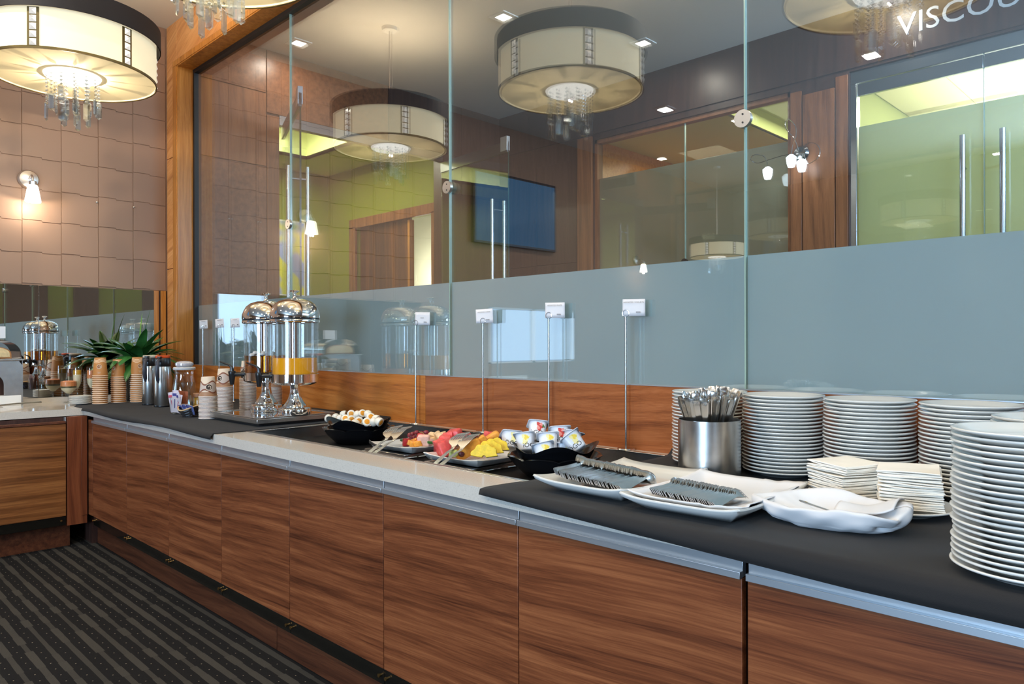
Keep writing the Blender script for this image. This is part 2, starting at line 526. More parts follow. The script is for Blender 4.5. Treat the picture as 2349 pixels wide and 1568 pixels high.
# textured wall tiles: each tile is two half-plates set a finger's breadth apart
tile_shapes = []
for k in range(6):
    b = MB()
    t = [0.0035 + 0.003 * rnd.random() for _ in range(4)]
    W_, H_, d_ = .2535, .2335, .009
    out_ = [(0, d_), (W_ / 2, d_), (W_ / 2, 0), (W_, 0), (W_, H_ - .002), (W_ / 2, H_ - .002), (W_ / 2, H_ - .002 + d_), (0, H_ - .002 + d_)]
    vs = [(0, y, z) for y, z in out_]
    for y, z in out_:
        e = .0022
        y, z = y + (e if y < .01 else (-e if y > W_ - .01 else 0)), z + (e if z < .3 * H_ else -e)
        u_, v_ = y / W_, z / H_
        th_ = t[0] + (t[1] - .005) * (u_ - .5) + (t[2] - .005) * (v_ - .5)
        vs.append((th_, y, z))
    b.add(vs, [(8, 9, 14, 15), (10, 11, 12, 13)] + [(i, (i + 1) % 8, 8 + (i + 1) % 8, 8 + i) for i in range(8)])
    tile_shapes.append(b.mesh('tile', TAUPE, smooth=False))
for i in range(10):
    for j in range(10):
        y = -0.126 - 0.2555 * (i + 1) + (0.0 if i else 0.0)
        z = 1.790 + 0.2355 * j
        if z + .23 > ZC: continue
        mk('tile', tile_shapes[(i * 5 + j * 3) % 6], None, wall_left, loc=(XW - 0.012, y, z))
struct('wall_right', MB().box(6.0, 6.2, -9.7, -6.95, 0, ZC).box(6.0, 6.2, -5.65, 0.1, 0, ZC).box(6.0, 6.2, -6.95, -5.65, 0, .6).box(6.0, 6.2, -6.95, -5.65, 3.0, ZC), TAUPE_W, smooth=False)
wf = MB().box(XW, 6.0, -9.7, -9.5, 0, 0.65).box(XW, 6.0, -9.7, -9.5, 3.05, ZC)
for x0, x1 in ((XW, -1.55), (1.55, 6.0)): wf.box(x0, x1, -9.7, -9.5, .65, 3.05)
struct('wall_front', wf, TAUPE_W, smooth=False)
# windows of the dining room (behind the camera, seen only as reflections)
fm = MB()
for x in (0.0,):
    fm.box(x - .02, x + .02, -9.49, -9.44, .65, 3.05).box(x - 1.5, x + 1.5, -9.49, -9.44, 2.2, 2.24)
struct('window_2', fm, GASKET, smooth=False)
struct('window_3', MB().box(XW - .06, XW - .02, -5.15, -3.55, 1.09, 1.115).box(XW - .06, XW - .02, -5.15, -3.55, 1.765, 1.79).box(XW - .06, XW - .02, -4.38, -4.32, 1.1, 1.78).box(XW - .06, XW - .02, -5.15, -5.10, 1.1, 1.78).box(XW - .06, XW - .02, -3.6, -3.55, 1.1, 1.78), CARD, smooth=False)

# wood wall around the partition: fascia above, pilaster at the corner, panels below
wall_back = struct('wall_back', MB().box(XW - .1, 6.1, -.10, .06, HEAD + .04, ZC + .02).box(XW - .1, -6.165, -.10, .06, 0, ZC).box(-6.2, 6.1, 0.012, .06, 0, BOARD - .02), ORANGE, smooth=False)
mk('fascia_panel', MB().box(XW, -6.166, -.12, -.10, 2.885, ZC), ORANGE, wall_back, bevel=.002)
mk('fascia_panel', MB().box(XW, -6.165, -.12, -.10, 1.97, 2.88), ORANGE, wall_back, bevel=.002)
mk('fascia_panel', MB().box(XW, -6.165, -.12, -.10, 0.95, 1.965), ORANGE, wall_back, bevel=.002)
for x0, x1 in ((-6.165, -3.4), (-3.395, -.6), (-.595, 2.2), (2.205, 5.0)):
    mk('fascia_panel', MB().box(x0, x1, -.12, -.10, HEAD + .045, ZC), ORANGE, wall_back, bevel=.002)
for i, (x0, x1, m) in enumerate(((-6.13, -3.096, ORANGE_H), (-3.094, -1.22, RUST_H), (-1.218, .8, RUST_H), (.802, 2.9, RUST_H), (2.902, 6, RUST_H))):
    mk('splash_board', MB().box(x0, x1, 0.0, .012, .9, BOARD - .004), m, wall_back, bevel=.001)
mk('board_edge', MB().box(-6.13, 6, -.001, .02, BOARD - .004, BOARD), ALU, wall_back)
# narrow upright strips where the mirror ends
t1 = struct('trim_1', MB().box(XW - .012, XW + .004, -.2265, -.189, .915, 1.788), ORANGE_V, bevel=.001)
mk('strip', MB().box(XW - .012, XW + .004, -.172, -.132, .915, 1.788), ORANGE_V, t1, bevel=.001)
mk('strip_groove', MB().box(XW - .012, XW - .008, -.19, -.12, .915, 1.788), DARKW, t1)

# ------------------------------------------------------------------ the glass partition
win = struct('window_1', MB().box(-6.165, -6.13, -.128, .06, .915, HEAD + .04).box(-6.165, 6, -.128, .06, HEAD, HEAD + .04), ORANGE_V, bevel=.002)
mk('casing', MB().box(-6.215, -6.14, -.134, -.118, .95, HEAD + .008), ORANGE_V, win, bevel=.003)
mk('casing', MB().box(-6.215, 6, -.134, -.118, HEAD + .008, HEAD + .055), ORANGE_V, win, bevel=.003)
mk('gasket', MB().box(-6.131, -6.10, -.004, .05, BOARD, HEAD).box(-6.1, 6, -.004, .05, HEAD - .03, HEAD), GASKET, win)
JX = [-6.11, -4.558, -2.909, -1.272, .37, 2.0, 3.64, 5.3]
for a, b in zip(JX[:-1], JX[1:]):
    mk('glass_pane', MB().box(a + .002, b - .002, .014, .026, BOARD, HEAD - .02), PANE, win, smooth=False)
    mk('frosted_film', MB().box(a + .003, b - .003, .0275, .0283, BOARD, FILM), FROST, win, smooth=False)
for x in JX[1:-1]:
    mk('glass_joint', MB().box(x - .0025, x + .0025, .0125, .027, BOARD, HEAD - .02), EDGE, win)
    b = MB().lathe([(0, 0), (.029, 0), (.032, .003), (.032, .02), (.0, .02)], 32, M=Matrix.Rotation(PI / 2, 4, 'X'))
    c = mk('round_clip', b, NICKEL, win, loc=(x + .001, .012, 2.150))
    for s in (-1, 1):
        mk('screw_hole', MB().lathe([(0, 0), (.0035, 0), (.0035, .002), (0, .002)], 10, M=Matrix.Rotation(PI / 2, 4, 'X')), GASKET, c, loc=(.002, -.0195, s * .015))

# ------------------------------------------------------------------ the lobby beyond the glass
YF = 3.60
LX = -6.2
ll = MB()
ll.box(LX - .15, LX - .01, .06, .76, 0, ZC).box(LX - .15, LX - .01, .76, 2.72, 3.36, ZC).box(LX - .15, LX - .01, 2.72, 3.7, 0, ZC)
wll = struct('wall_lobby_left', ll, DARKW, smooth=False)
for (y0, y1, z0, z1, m) in ((.06, .675, 0, 2.928, LOBBY), (.06, .675, 2.936, 3.585, LOBBY_V), (.06, .675, 3.593, ZC, LOBBY), (.683, .80, 0, 3.40, LOBBY_V),
                            (.683, 2.0, 3.42, ZC, LOBBY), (2.006, 3.0, 3.42, ZC, DARKW), (3.006, 3.595, 3.0, ZC, DARKW), (2.72, 3.595, 0, 2.994, DARKW)):
    mk('wall_panel', MB().box(LX - .01, LX, y0, y1, z0, z1), m, wll, bevel=.002)
mk('door_track', MB().box(LX - .05, LX + .006, .80, 2.72, 3.33, 3.415), DKSTEEL, wll)
wf = MB()
wf.box(-6.4, -4.80, YF, YF + .15, 0, ZC).box(-4.8, -2.70, YF, YF + .15, 3.46, ZC).box(-2.70, -2.22, YF, YF + .15, 0, ZC).box(-2.22, .2, YF, YF + .15, 3.50, ZC).box(.2, 5, YF, YF + .15, 0, ZC)
wlf = struct('wall_lobby_far', wf, DARKW, smooth=False)
for (x0, x1, z0, z1) in ((-6.19, -5.6, 0, 2.2), (-5.594, -5.02, 0, 2.2), (-6.19, -5.6, 2.206, 3.3), (-5.594, -5.02, 2.206, 3.3), (-2.59, -2.33, 0, 3.40), (-2.694, -2.6, 0, 3.44), (-2.32, -2.226, 0, 3.48)):
    mk('wall_panel', MB().box(x0, x1, YF - .012, YF, z0, z1), LOBBY_V if x0 > -3 else DARKW, wlf, bevel=.002)
for (x0, x1) in ((-6.19, -4.81), (-4.80, -2.0), (-1.994, .4), (.406, 2.8)):
    mk('wall_panel', MB().box(x0, x1, YF - .012, YF, 3.52, ZC), DARKW, wlf, bevel=.002)
mk('wall_panel', MB().box(-5.0, -4.81, YF - .03, YF, 0, 3.5), LOBBY_V, wlf, bevel=.002)
wlr = struct('wall_lobby_right', MB().box(2.0, 2.15, .06, 3.6, 0, 2.85).box(2.0, 2.15, .06, 3.6, 3.6, ZC).box(2.0, 2.15, .06, .2, 2.85, 3.6).box(2.0, 2.15, 3.5, 3.6, 2.85, 3.6), GREEN, smooth=False)  # high opening added for the lobby fill light
for y0, y1 in ((.3, .95), (1.35, 1.75), (2.5, 3.3)):
    mk('wall_panel', MB().box(1.97, 2.0, y0, y1, 0, 2.8), DARKW, wlr, bevel=.002)
# glazed screen with tall frosted band (window) and double doors, both in the far wall
w4 = struct('window_4', MB().box(-4.8, -2.7, YF + .02, YF + .10, 3.42, 3.46).box(-4.8, -4.77, YF + .02, YF + .1, 0, 3.46).box(-2.73, -2.7, YF + .02, YF + .1, 0, 3.46), LOBBY_V, smooth=False)
for a, b in ((-4.77, -3.745), (-3.74, -2.73)):
    mk('glass_pane', MB().box(a, b, YF + .05, YF + .06, 0, 3.42), DOORGLASS, w4, smooth=False)
    mk('frosted_film', MB().box(a, b, YF + .062, YF + .063, 0, 3.06), FROST_TAUPE, w4, smooth=False)
mk('glass_joint', MB().box(-3.746, -3.739, YF + .045, YF + .062, 0, 3.42), EDGE, w4)
mk('round_clip', MB().lathe([(0, 0), (.032, 0), (.032, .02), (0, .02)], 24, M=Matrix.Rotation(PI / 2, 4, 'X')), BLACK, w4, loc=(-3.742, YF + .045, 2.11))
HEADM = pbr('blue_steel_header', (.34, .38, .44, 1), .22, 1.0)
DJX = on_y(2258, 400, YF + .046).x
d1 = struct('door_1', MB().box(-2.22, .2, YF + .02, YF + .10, 3.40, 3.50).box(-2.22, -2.17, YF + .02, YF + .1, 0, 3.4).box(.15, .2, YF + .02, YF + .1, 0, 3.4), HEADM, bevel=.002)
for k, (a, b, hx) in enumerate(((-2.165, DJX - .003, on_y(2208, 400, YF - .03).x), (DJX + .003, .15, on_y(2300, 400, YF - .03).x))):
    lf = mk('door_leaf', MB().box(a, b, YF + .04, YF + .052, .1, 3.32), DOORGLASS, d1, smooth=False)
    mk('door_rail', MB().box(a, b, YF + .03, YF + .062, 3.30, 3.395), HEADM, d1, bevel=.002)
    mk('frosted_film', MB().box(a, b, YF + .054, YF + .055, .1, 3.06), FROST_FAR, lf, smooth=False)
    h = MB().tube([(hx, YF - .03, .5), (hx, YF - .03, 2.83)], .019, 16)
    for z in (.75, 2.6): h.tube([(hx, YF - .03, z), (hx, YF + .04, z)], .010, 10)
    mk('pull_handle', h, pbr('dark_nickel', (.30, .34, .40, 1), .25, 1.0) if k == 0 else bpy.data.materials['dark_nickel'], lf)
mk('door_edge', MB().box(DJX - .003, DJX + .003, YF + .038, YF + .054, .1, 3.4), EDGE, d1)
# glass swing doors of the side opening, both standing open


def swing_door(n, hinge, free, hx):
    hv, fv = Vector(hinge), Vector(free)
    ln = (fv - hv).length
    a = math.atan2(fv.y - hv.y, fv.x - hv.x)
    o = struct(n, MB().box(0, ln, -.006, .006, .02, 3.30), DOORGLASS, smooth=False)
    o.location, o.rotation_euler = (hv.x, hv.y, 0), (0, 0, a)
    mk('door_rail', MB().box(0, ln, -.014, .014, 3.20, 3.31), DKSTEEL, o, bevel=.002)
    mk('leaf_edge', MB().box(ln, ln + .003, -.007, .007, .02, 3.20), pbr('dark_glass_edge', S(40, 62, 54), .2) if n == 'door_2' else bpy.data.materials['dark_glass_edge'], o)
    for s in (-1, 1):
        h = MB().tube([(ln - hx, s * .075, .6), (ln - hx, s * .075, 2.76)], .016, 14)
        for z in (.8, 2.66): h.tube([(ln - hx, s * .075, z), (ln - hx, 0, z)], .009, 10)
        mk('pull_handle', h, STEEL, o)
    mk('patch_fitting', MB().box(ln - .1, ln, -.02, .02, 3.22, 3.36), ALU, o, bevel=.002)
    return o


swing_door('door_2', (-6.19, .83), (-5.225, .464), .13)
swing_door('door_3', (-6.19, 2.70), (-5.06, 2.60), .16)
# corridor behind the side opening: green walls, lit ceiling recess, door standing ajar
cg = MB()
cg.box(-10.6, -8.30, 3.0, 3.12, 0, ZC + .3).box(-8.30, -6.66, 3.0, 3.12, 2.88, ZC + .3).box(-6.66, -6.35, 3.0, 3.12, 0, ZC + .3)
wg = struct('wall_corridor_far', cg, GREEN, smooth=False)
struct('wall_corridor_left', MB().box(-9.15, -9.0, -1.0, 3.0, 0, ZC + .3), GREEN, smooth=False)
struct('wall_corridor_back', MB().box(-9.0, -6.58, -1.1, -1.0, 0, ZC + .3), LIME, smooth=False)
s = MB()
s.box(-9.0, -8.35, -1.0, 3.0, 3.66, 3.70).box(-6.75, -6.6, -1.0, 3.0, 3.66, 3.70).box(-6.6, -6.36, .07, 3.0, 3.66, 3.70).box(-8.35, -6.75, 2.3, 3.0, 3.66, 3.70).box(-8.35, -6.75, -1.0, .1, 3.66, 3.70)
sof = struct('ceiling_soffit', s, LIME, smooth=False)
mk('recess_side', MB().box(-8.37, -8.35, .1, 2.3, 3.66, 3.98).box(-6.75, -6.73, .1, 2.3, 3.66, 3.98).box(-8.35, -6.75, 2.3, 2.32, 3.66, 3.98).box(-8.35, -6.75, .08, .1, 3.66, 3.98), LIME, sof, smooth=False)
mk('recess_top', MB().box(-8.4, -6.7, .05, 2.35, 3.98, 4.02), LIME, sof, smooth=False)
area('corridor_recess_lamp', (-7.55, 1.2, 3.93), (0, 0, 0), 1.2, 1.6, 80, (1.0, .97, .80))
point('corridor_cove_lamp', (-7.6, 1.3, 3.82), 34, (1.0, .97, .80), .03)
d4 = struct('door_4', MB().box(-8.42, -8.28, 2.965, 3.0, 0, 2.88).box(-6.70, -6.60, 2.965, 3.0, 0, 2.88).box(-8.42, -6.60, 2.965, 3.0, 2.86, 2.98), LOBBY_V, bevel=.003)
mk('door_leaf', MB().box(-8.28, -7.22, 3.05, 3.09, .02, 2.878), wood('striped_walnut', S(40, 20, 12), S(78, 42, 20), S(124, 72, 30), 'z', 0, .4, .5), d4)
mk('leaf_edge_strip', MB().box(-7.22, -7.18, 3.02, 3.09, .02, 2.85), ORANGE_V, d4)
struct('wall_bright_room', MB().box(-8.3, -6.4, 3.9, 4.0, 0, 3.2), pbr('lit_cream_wall', S(226, 226, 196), .9), smooth=False)
point('bright_room_lamp', (-7.75, 3.42, 2.2), 34, (1, .97, .85), .1)
# room behind the double doors, with a tiled ceiling
rm = MB().box(-4.75, 5, 8.0, 8.1, 0, 3.75).box(4.9, 5, 3.75, 8, 0, 3.75).box(-2.62, -2.52, 3.75, 8, 0, 3.75)
struct('wall_meeting_room', rm, pbr('sage_paint', S(176, 182, 130), .8), smooth=False)
tc_ = struct('ceiling_meeting_room', MB().box(-2.6, 5, 3.75, 8, 3.76, 3.8), GRILLW, smooth=False)
ct = MB().box(.004, .606, .004, 1.206, 0, .012).mesh('ceiling_tile', GRILLW, smooth=False)
for i in range(8):
    for j in range(4):
        mk('ceiling_tile', ct, None, tc_, loc=(-2.5 + i * .61, 3.76 + j * 1.06 - (.0 if j else 0), 3.735))
mk('ceiling_grid', MB().box(-2.6, 5, 3.75, 8, 3.75, 3.755), pbr('pale_grid', S(176, 186, 150), .6), tc_, smooth=False)
area('meeting_room_lamp', (-.6, 5.6, 3.1), (PI, 0, 0), 2.5, 2.5, 170, (1.0, .97, .72))
area('meeting_room_down', (-.9, 5.4, 3.7), (0, 0, 0), 1.2, 1.2, 110, (1.0, .97, .74))
# passage behind the glazed screen
struct('wall_passage', MB().box(-5.2, -2.6, 6.4, 6.5, 0, 3.75).box(-5.2, -5.1, 3.75, 6.4, 0, 3.75), ORANGE, smooth=False)
struct('ceiling_passage', MB().box(-5.2, -3.6, 3.75, 6.5, 3.6, 3.64).box(-3.6, -2.6, 3.75, 6.5, 3.78, 3.82).box(-3.62, -3.58, 3.75, 6.5, 3.6, 3.8), LIME, smooth=False)
area('passage_lamp', (-3.1, 5.0, 3.72), (0, 0, 0), .7, 1.5, 26, (1, .95, .68))
area('passage_lamp', (-4.3, 5.2, 3.5), (0, 0, 0), .5, .8, 16, (1, .85, .6))

# ------------------------------------------------------------------ lamps
CR = 0.46


def make_chandelier(top=ZC - 2.965):
    t = thing('drum_chandelier', 'drum chandelier', 'chandelier', group='drum chandeliers over the buffet')
    mk('shade', MB().lathe([(CR, .006), (CR, .335), (CR - .006, .335), (CR - .006, .006)], 72), SHADE, t)
    mk('diffuser', MB().lathe([(.155, .012), (CR - .004, .012), (CR - .004, .018), (.155, .018)], 72), DIFFUSER, t)
    mk('rim', MB().lathe([(CR - .004, 0), (CR + .004, 0), (CR + .004, .014), (CR - .004, .014)], 72), TRIMC, t)
    mk('band', MB().lathe([(CR + .026, .225), (CR + .026, .345), (CR + .021, .345), (CR + .021, .225)], 72), BANDC, t)
    mk('top_cover', MB().lathe([(0, .336), (CR, .336), (CR, .34), (0, .34)], 48), SHADE, t)
    st = MB().box(-.003, .004, -.030, .030, .012, .226)
    sp = MB()
    for k in range(5):
        z = .033 + k * .0425
        sp.add([(.006, -.018, z - .018), (.006, .018, z - .018), (.006, .018, z + .018), (.006, -.018, z + .018), (.016, 0, z)], ((0, 1, 4), (1, 2, 4), (2, 3, 4), (3, 0, 4), (3, 2, 1, 0)))
    sm, cm = st.mesh('crystal_strip', TRIMC), sp.mesh('crystal_squares', CRYST_STRIP, smooth=False)
    for k in range(6):
        a = k * PI / 3 + .38
        q = mk('crystal_strip', sm, None, t, loc=(CR * math.cos(a), CR * math.sin(a), 0), rot=(0, 0, a))
        mk('crystal_squares', cm, None, q)
    mk('crystal_plate', MB().lathe([(0, .0), (.150, .0), (.156, .012), (0, .012)], 40), LAMPHOT, t)
    rs = random.Random(3)

    def strand_mesh(n, big):
        b = MB()
        z = -.004
        for k in range(n):
            w = .0115
            b.add([(0, 0, z), (w, 0, z - .010), (0, w * .6, z - .010), (-w, 0, z - .010), (0, -w * .6, z - .010), (0, 0, z - .021)],
                  ((0, 2, 1), (0, 3, 2), (0, 4, 3), (0, 1, 4), (5, 1, 2), (5, 2, 3), (5, 3, 4), (5, 4, 1)))
            z -= .0225
        w, h = .0165, big
        b.add([(-w, -.005, z), (w, -.005, z), (w, .005, z), (-w, .005, z), (-w, -.005, z - h), (w, -.005, z - h), (w, .005, z - h), (-w, .005, z - h), (0, 0, z - h - .014), (0, 0, z + .012)],
              ((0, 1, 5, 4), (1, 2, 6, 5), (2, 3, 7, 6), (3, 0, 4, 7), (4, 5, 8), (5, 6, 8), (6, 7, 8), (7, 4, 8), (1, 0, 9), (2, 1, 9), (3, 2, 9), (0, 3, 9)))
        return b.mesh('crystal_strand', CRYSTAL, smooth=False)
    kinds = [strand_mesh(4, .085), strand_mesh(6, .085), strand_mesh(8, .09), strand_mesh(5, .075)]
    for ring, n in ((.138, 13), (.085, 7), (.03, 3)):
        for k in range(n):
            a = 2 * PI * k / n + ring * 9
            mk('crystal_strand', kinds[(k * 7 + int(ring * 100)) % 4 if ring > .1 else (2 if k % 2 else 1)], None, t, loc=(ring * math.cos(a), ring * math.sin(a), 0), rot=(0, 0, rs.uniform(0, PI)))
    mk('hanging_rod', MB().tube([(0, 0, .34), (0, 0, top)], .006, 8), NICKEL, t)
    mk('canopy', MB().lathe([(0, top - .03), (.06, top - .028), (.065, top), (0, top)], 24), WHITEP, t)
    return t


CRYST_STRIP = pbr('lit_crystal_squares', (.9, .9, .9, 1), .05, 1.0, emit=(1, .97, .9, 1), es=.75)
ch0 = make_chandelier()
chl = ['cream drum chandelier with black top band above the corner counter', 'drum chandelier near the ceiling in front of the amber fascia', 'drum chandelier over the plate end of the buffet, mirrored in glass']
for i, x in enumerate((-5.05, -3.09, -1.16)):
    c = ch0 if i == 0 else dup(ch0)
    c.location = (x, -1.16, 2.965); c['label'] = chl[i]
    if i: c.rotation_euler = (0, 0, .25 * i)
    point('chandelier_lamp', (x, -1.16, 2.965 - .05), 22, (1.0, .84, .62), .004)
    lu = area('chandelier_up_lamp', (x, -1.16, 2.965 + .35), (PI, 0, 0), .8, .8, 20, (1.0, .80, .54))
    lu.data.shape = 'DISK'


c = make_chandelier((ZC - 2.62) / .84)
c.location, c.scale = (-5.59, -7.52, 2.62), (.84, .84, .84)
c['label'] = 'smaller drum chandelier deeper in the dining room, seen only mirrored in glass'


def make_sconce():
    t = thing('wall_sconce', 'wall sconce', 'sconce')
    # local +X points off the wall
    RX = Matrix.Rotation(PI / 2, 4, 'Y')
    mk('back_plate', MB().lathe([(0, 0), (.066, 0), (.070, .006), (.060, .022), (.030, .030), (0, .032)], 40, M=RX), NICKEL, t)
    mk('arm', MB().tube([(.02, 0, 0), (.06, 0, .012), (.10, 0, .014), (.125, 0, -.006), (.132, 0, -.035)], .0075, 12), NICKEL, t)
    mk('socket_cup', MB().lathe([(0, -.03), (.020, -.032), (.024, -.036), (.024, -.068), (.0, -.068)], 28, c=(.132, 0, 0)), NICKEL, t)
    mk('lamp_shade', MB().lathe([(0, -.062), (.027, -.062), (.034, -.075), (.052, -.180), (.050, -.186), (.0, -.186)], 36, c=(.132, 0, 0)), BULB, t)
    return t


sc0 = make_sconce()
for i, (y, lb) in enumerate(((-1.11, 'satin nickel wall sconce with glowing white glass on tiled wall'), (-6.55, 'satin nickel wall sconce farther along the tiled wall, seen mirrored'))):
    c = sc0 if i == 0 else dup(sc0)
    c.location = (XW, y, 2.565); c['label'] = lb; c['group'] = 'wall sconces'
    point('sconce_lamp', (XW + .132, y, 2.565 - .20), 4.0, (1.0, .86, .66), .008)
for i, (px, py) in enumerate(((222, 464), (307, 475))):
    p = on_x(px, py, XW)
    h = mk('wall_hook', MB().lathe([(0, 0), (.006, 0), (.006, .003), (.0025, .005), (.0025, .014), (.005, .016), (0, .018)], 12, M=Matrix.Rotation(PI / 2, 4, 'Y')), NICKEL, loc=p)
    tag(h, ('small metal peg in the tiled wall nearer the sconce', 'small metal peg in the tiled wall nearer the amber wood')[i], 'peg')

# downlights, in the dining room and the lobby
def make_downlight():
    t = thing('ceiling_downlight', 'downlight', 'downlight')
    mk('trim_ring', MB().box(-.085, .085, -.085, -.05, -.008, 0).box(-.085, .085, .05, .085, -.008, 0).box(-.085, -.05, -.05, .05, -.008, 0).box(.05, .085, -.05, .05, -.008, 0), WHITEP, t)
    mk('lens', MB().box(-.05, .05, -.05, .05, -.003, 0), DOWN, t)
    return t


dl0 = make_downlight()
first = True
lobby_d = [('square recessed downlight above the wood wall of the lobby', on_z(685, 98, ZC)), ('square recessed downlight above the lobby middle, by the black lamp band', on_z(1155, 38, ZC)),
           ('square recessed downlight by the edge of the mirrored lamp', on_z(1475, 98, ZC)), ('small recessed downlight close to the lobby far wall', Vector((-1.9, 3.2, ZC)))]
for k, (lb, p) in enumerate(lobby_d):
    c = dl0 if first else dup(dl0); first = False
    c.location = (p.x, min(p.y, 3.3), ZC); c['label'] = lb; c['group'] = 'recessed downlights in the lobby ceiling'
    area('lobby_downlight_lamp', (p.x, min(p.y, 3.3), ZC - .02), (0, 0, 0), .1, .1, 10, (1.0, .90, .76))
for x in (-4.6, -2.4, -.2, 2.0):
    for y in (-2.3, -4.6):
        c = dup(dl0); c.location = (x, y, ZC); c['label'] = 'square recessed downlight in the dining room ceiling, outside the view'; c['group'] = 'recessed downlights in the dining room ceiling'
        area('dining_downlight_lamp', (x, y, ZC - .02), (0, 0, 0), .12, .12, 26, (1.0, .90, .76))

# three-headed halogen wall lamp on the lobby's column
HL = on_y(1838, 352, YF - .012)
t = thing('halogen_wall_lamp', 'three-headed halogen wall lamp with curled chrome stems on dark column', 'wall lamp', HL)
mk('back_plate', MB().lathe([(0, 0), (.062, 0), (.066, .008), (.05, .03), (0, .036)], 32, M=Matrix.Rotation(PI / 2, 4, 'X')), pbr('dark_chrome', (.35, .38, .42, 1), .15, 1.0), t)


def lampw(px, py, dy=-.10):
    p = on_y(px, py, YF - .012 + dy); return p - HL


heads = [((1752, 388), [(1836, 352), (1800, 356), (1765, 366), (1738, 374), (1722, 366), (1730, 355), (1752, 358), (1759, 372), (1761, 386)]),
         ((1815, 360), [(1833, 348), (1822, 318), (1806, 300), (1801, 282), (1809, 274), (1824, 288), (1826, 310), (1818, 335), (1815, 358)]),
         ((1838, 370), [(1842, 350), (1850, 330), (1868, 328), (1880, 340), (1879, 358), (1866, 370), (1852, 374), (1843, 352), (1839, 368)])]
for (hx, hy), path in heads:
    pts = [lampw(x, y, -.03 - .09 * (i / (len(path) - 1))) for i, (x, y) in enumerate(path)]
    sm = []
    for i in range(len(pts) - 1):
        p0, p1, p2, p3 = pts[max(i - 1, 0)], pts[i], pts[i + 1], pts[min(i + 2, len(pts) - 1)]
        for k in range(5):
            u = k / 5
            sm.append(.5 * ((2 * p1) + (p2 - p0) * u + (2 * p0 - 5 * p1 + 4 * p2 - p3) * u * u + (3 * p1 - p0 - 3 * p2 + p3) * u ** 3))
    sm.append(pts[-1])
    st = mk('stem', MB().tube(sm, .0035, 6), CHROME, t)
    e = pts[-1]
    mk('glass_head', MB().lathe([(0, .012), (.016, .012), (.042, -.012), (.036, -.06), (.026, -.09), (0, -.092)], 10, c=e), BLUEHOT, st)
    point('halogen_lamp', HL + e + Vector((0, -.05, -.05)), 2.0, (.72, .86, 1.0), .006)

# the room name over the double doors
t = thing('door_sign', 'raised pale metal letters spelling the room name above glass doors', 'sign', (on_y(2037, 40, YF - .013).x + .62, YF - .013, 3.735))
bd = text_mb('VISCOUNT', .225, depth=.004)
M = Matrix.Rotation(PI / 2, 4, 'X')
bd.v = [tuple(M @ Vector(v)) for v in bd.v]
mk('lettering', bd, pbr('pale_letters', S(196, 200, 204), .4, .3), t, smooth=False)

# television on the side wall of the dining room, seen mirrored in the glass
t = thing('television', 'black television with blue window glow painted on its screen, mirrored in the glass partition', 'television', (XW + .002, -3.98, 2.52))
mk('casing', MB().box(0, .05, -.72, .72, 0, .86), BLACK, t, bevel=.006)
mk('screen', MB().box(.0502, .052, -.69, .69, .03, .83), pbr('screen_window_glow', S(10, 14, 20), .12, emit=(.10, .32, .62, 1), es=.6), t)  # blue emission stands in for a window reflected in the dark screen
# abstract picture in the green corridor
p = on_x(643, 590, -8.98)
t = thing('corridor_picture', 'blue and yellow picture on the corridor wall beyond the glass door', 'picture', (-8.998, p.y, p.z))
mk('frame', MB().box(0, .02, -.36, .36, -.5, .5), WHITEP, t, bevel=.002)


def picture_mat():
    m, nt, out = newmat('abstract_print')
    q = N(nt, 'ShaderNodeBsdfPrincipled'); q.inputs['Roughness'].default_value = .5
    tc = N(nt, 'ShaderNodeTexCoord')
    n = N(nt, 'ShaderNodeTexNoise'); n.inputs['Scale'].default_value = 2.2; L(nt, tc, 'Object', n, 'Vector')
    cr = N(nt, 'ShaderNodeValToRGB'); e = cr.color_ramp.elements
    e[0].position, e[0].color = .46, S(150, 172, 228); e[1].position, e[1].color = .54, S(228, 222, 60)
    L(nt, n, 'Fac', cr, 'Fac'); L(nt, cr, 'Color', q, 'Base Color'); L(nt, q, 'BSDF', out, 'Surface')
    return m


mk('print', MB().box(.0202, .022, -.34, .34, -.48, .48), picture_mat(), t)

# ------------------------------------------------------------------ mirror strip over the corner counter
t = thing('wall_mirror', 'long mirror strip between the counter and the tiled wall', 'mirror', (XW, -.2275, .948))
for i, (a, b) in enumerate(((0, .818), (.821, 1.64), (1.643, 2.30))):
    mk('mirror_pane', MB().box(-.004, .003, -b, -a, 0, .838), MIRROR, t, bevel=.0006)

# ------------------------------------------------------------------ counters
CT = .915
wt = MB()
wt.box(XW, -5.545, -4.2, -.122, .87, CT).box(-6.16, -5.545, -.122, -.002, .87, CT)
wt.box(-5.545, -3.47, -.968, -.002, .87, CT)
wt.box(-3.47, -1.33, -.968, -.806, .87, CT)
wt.box(-3.47, -1.33, -.058, -.002, .87, CT)
wt.box(-1.33, 1.9, -.968, -.002, .87, CT)
wt.box(XW, XW + .012, -4.2, -.2275, CT, .947)
o = mk('quartz_worktop', wt, QUARTZ, smooth=False)
tag(o, 'long cream quartz worktop running along the partition and round the corner', 'worktop')

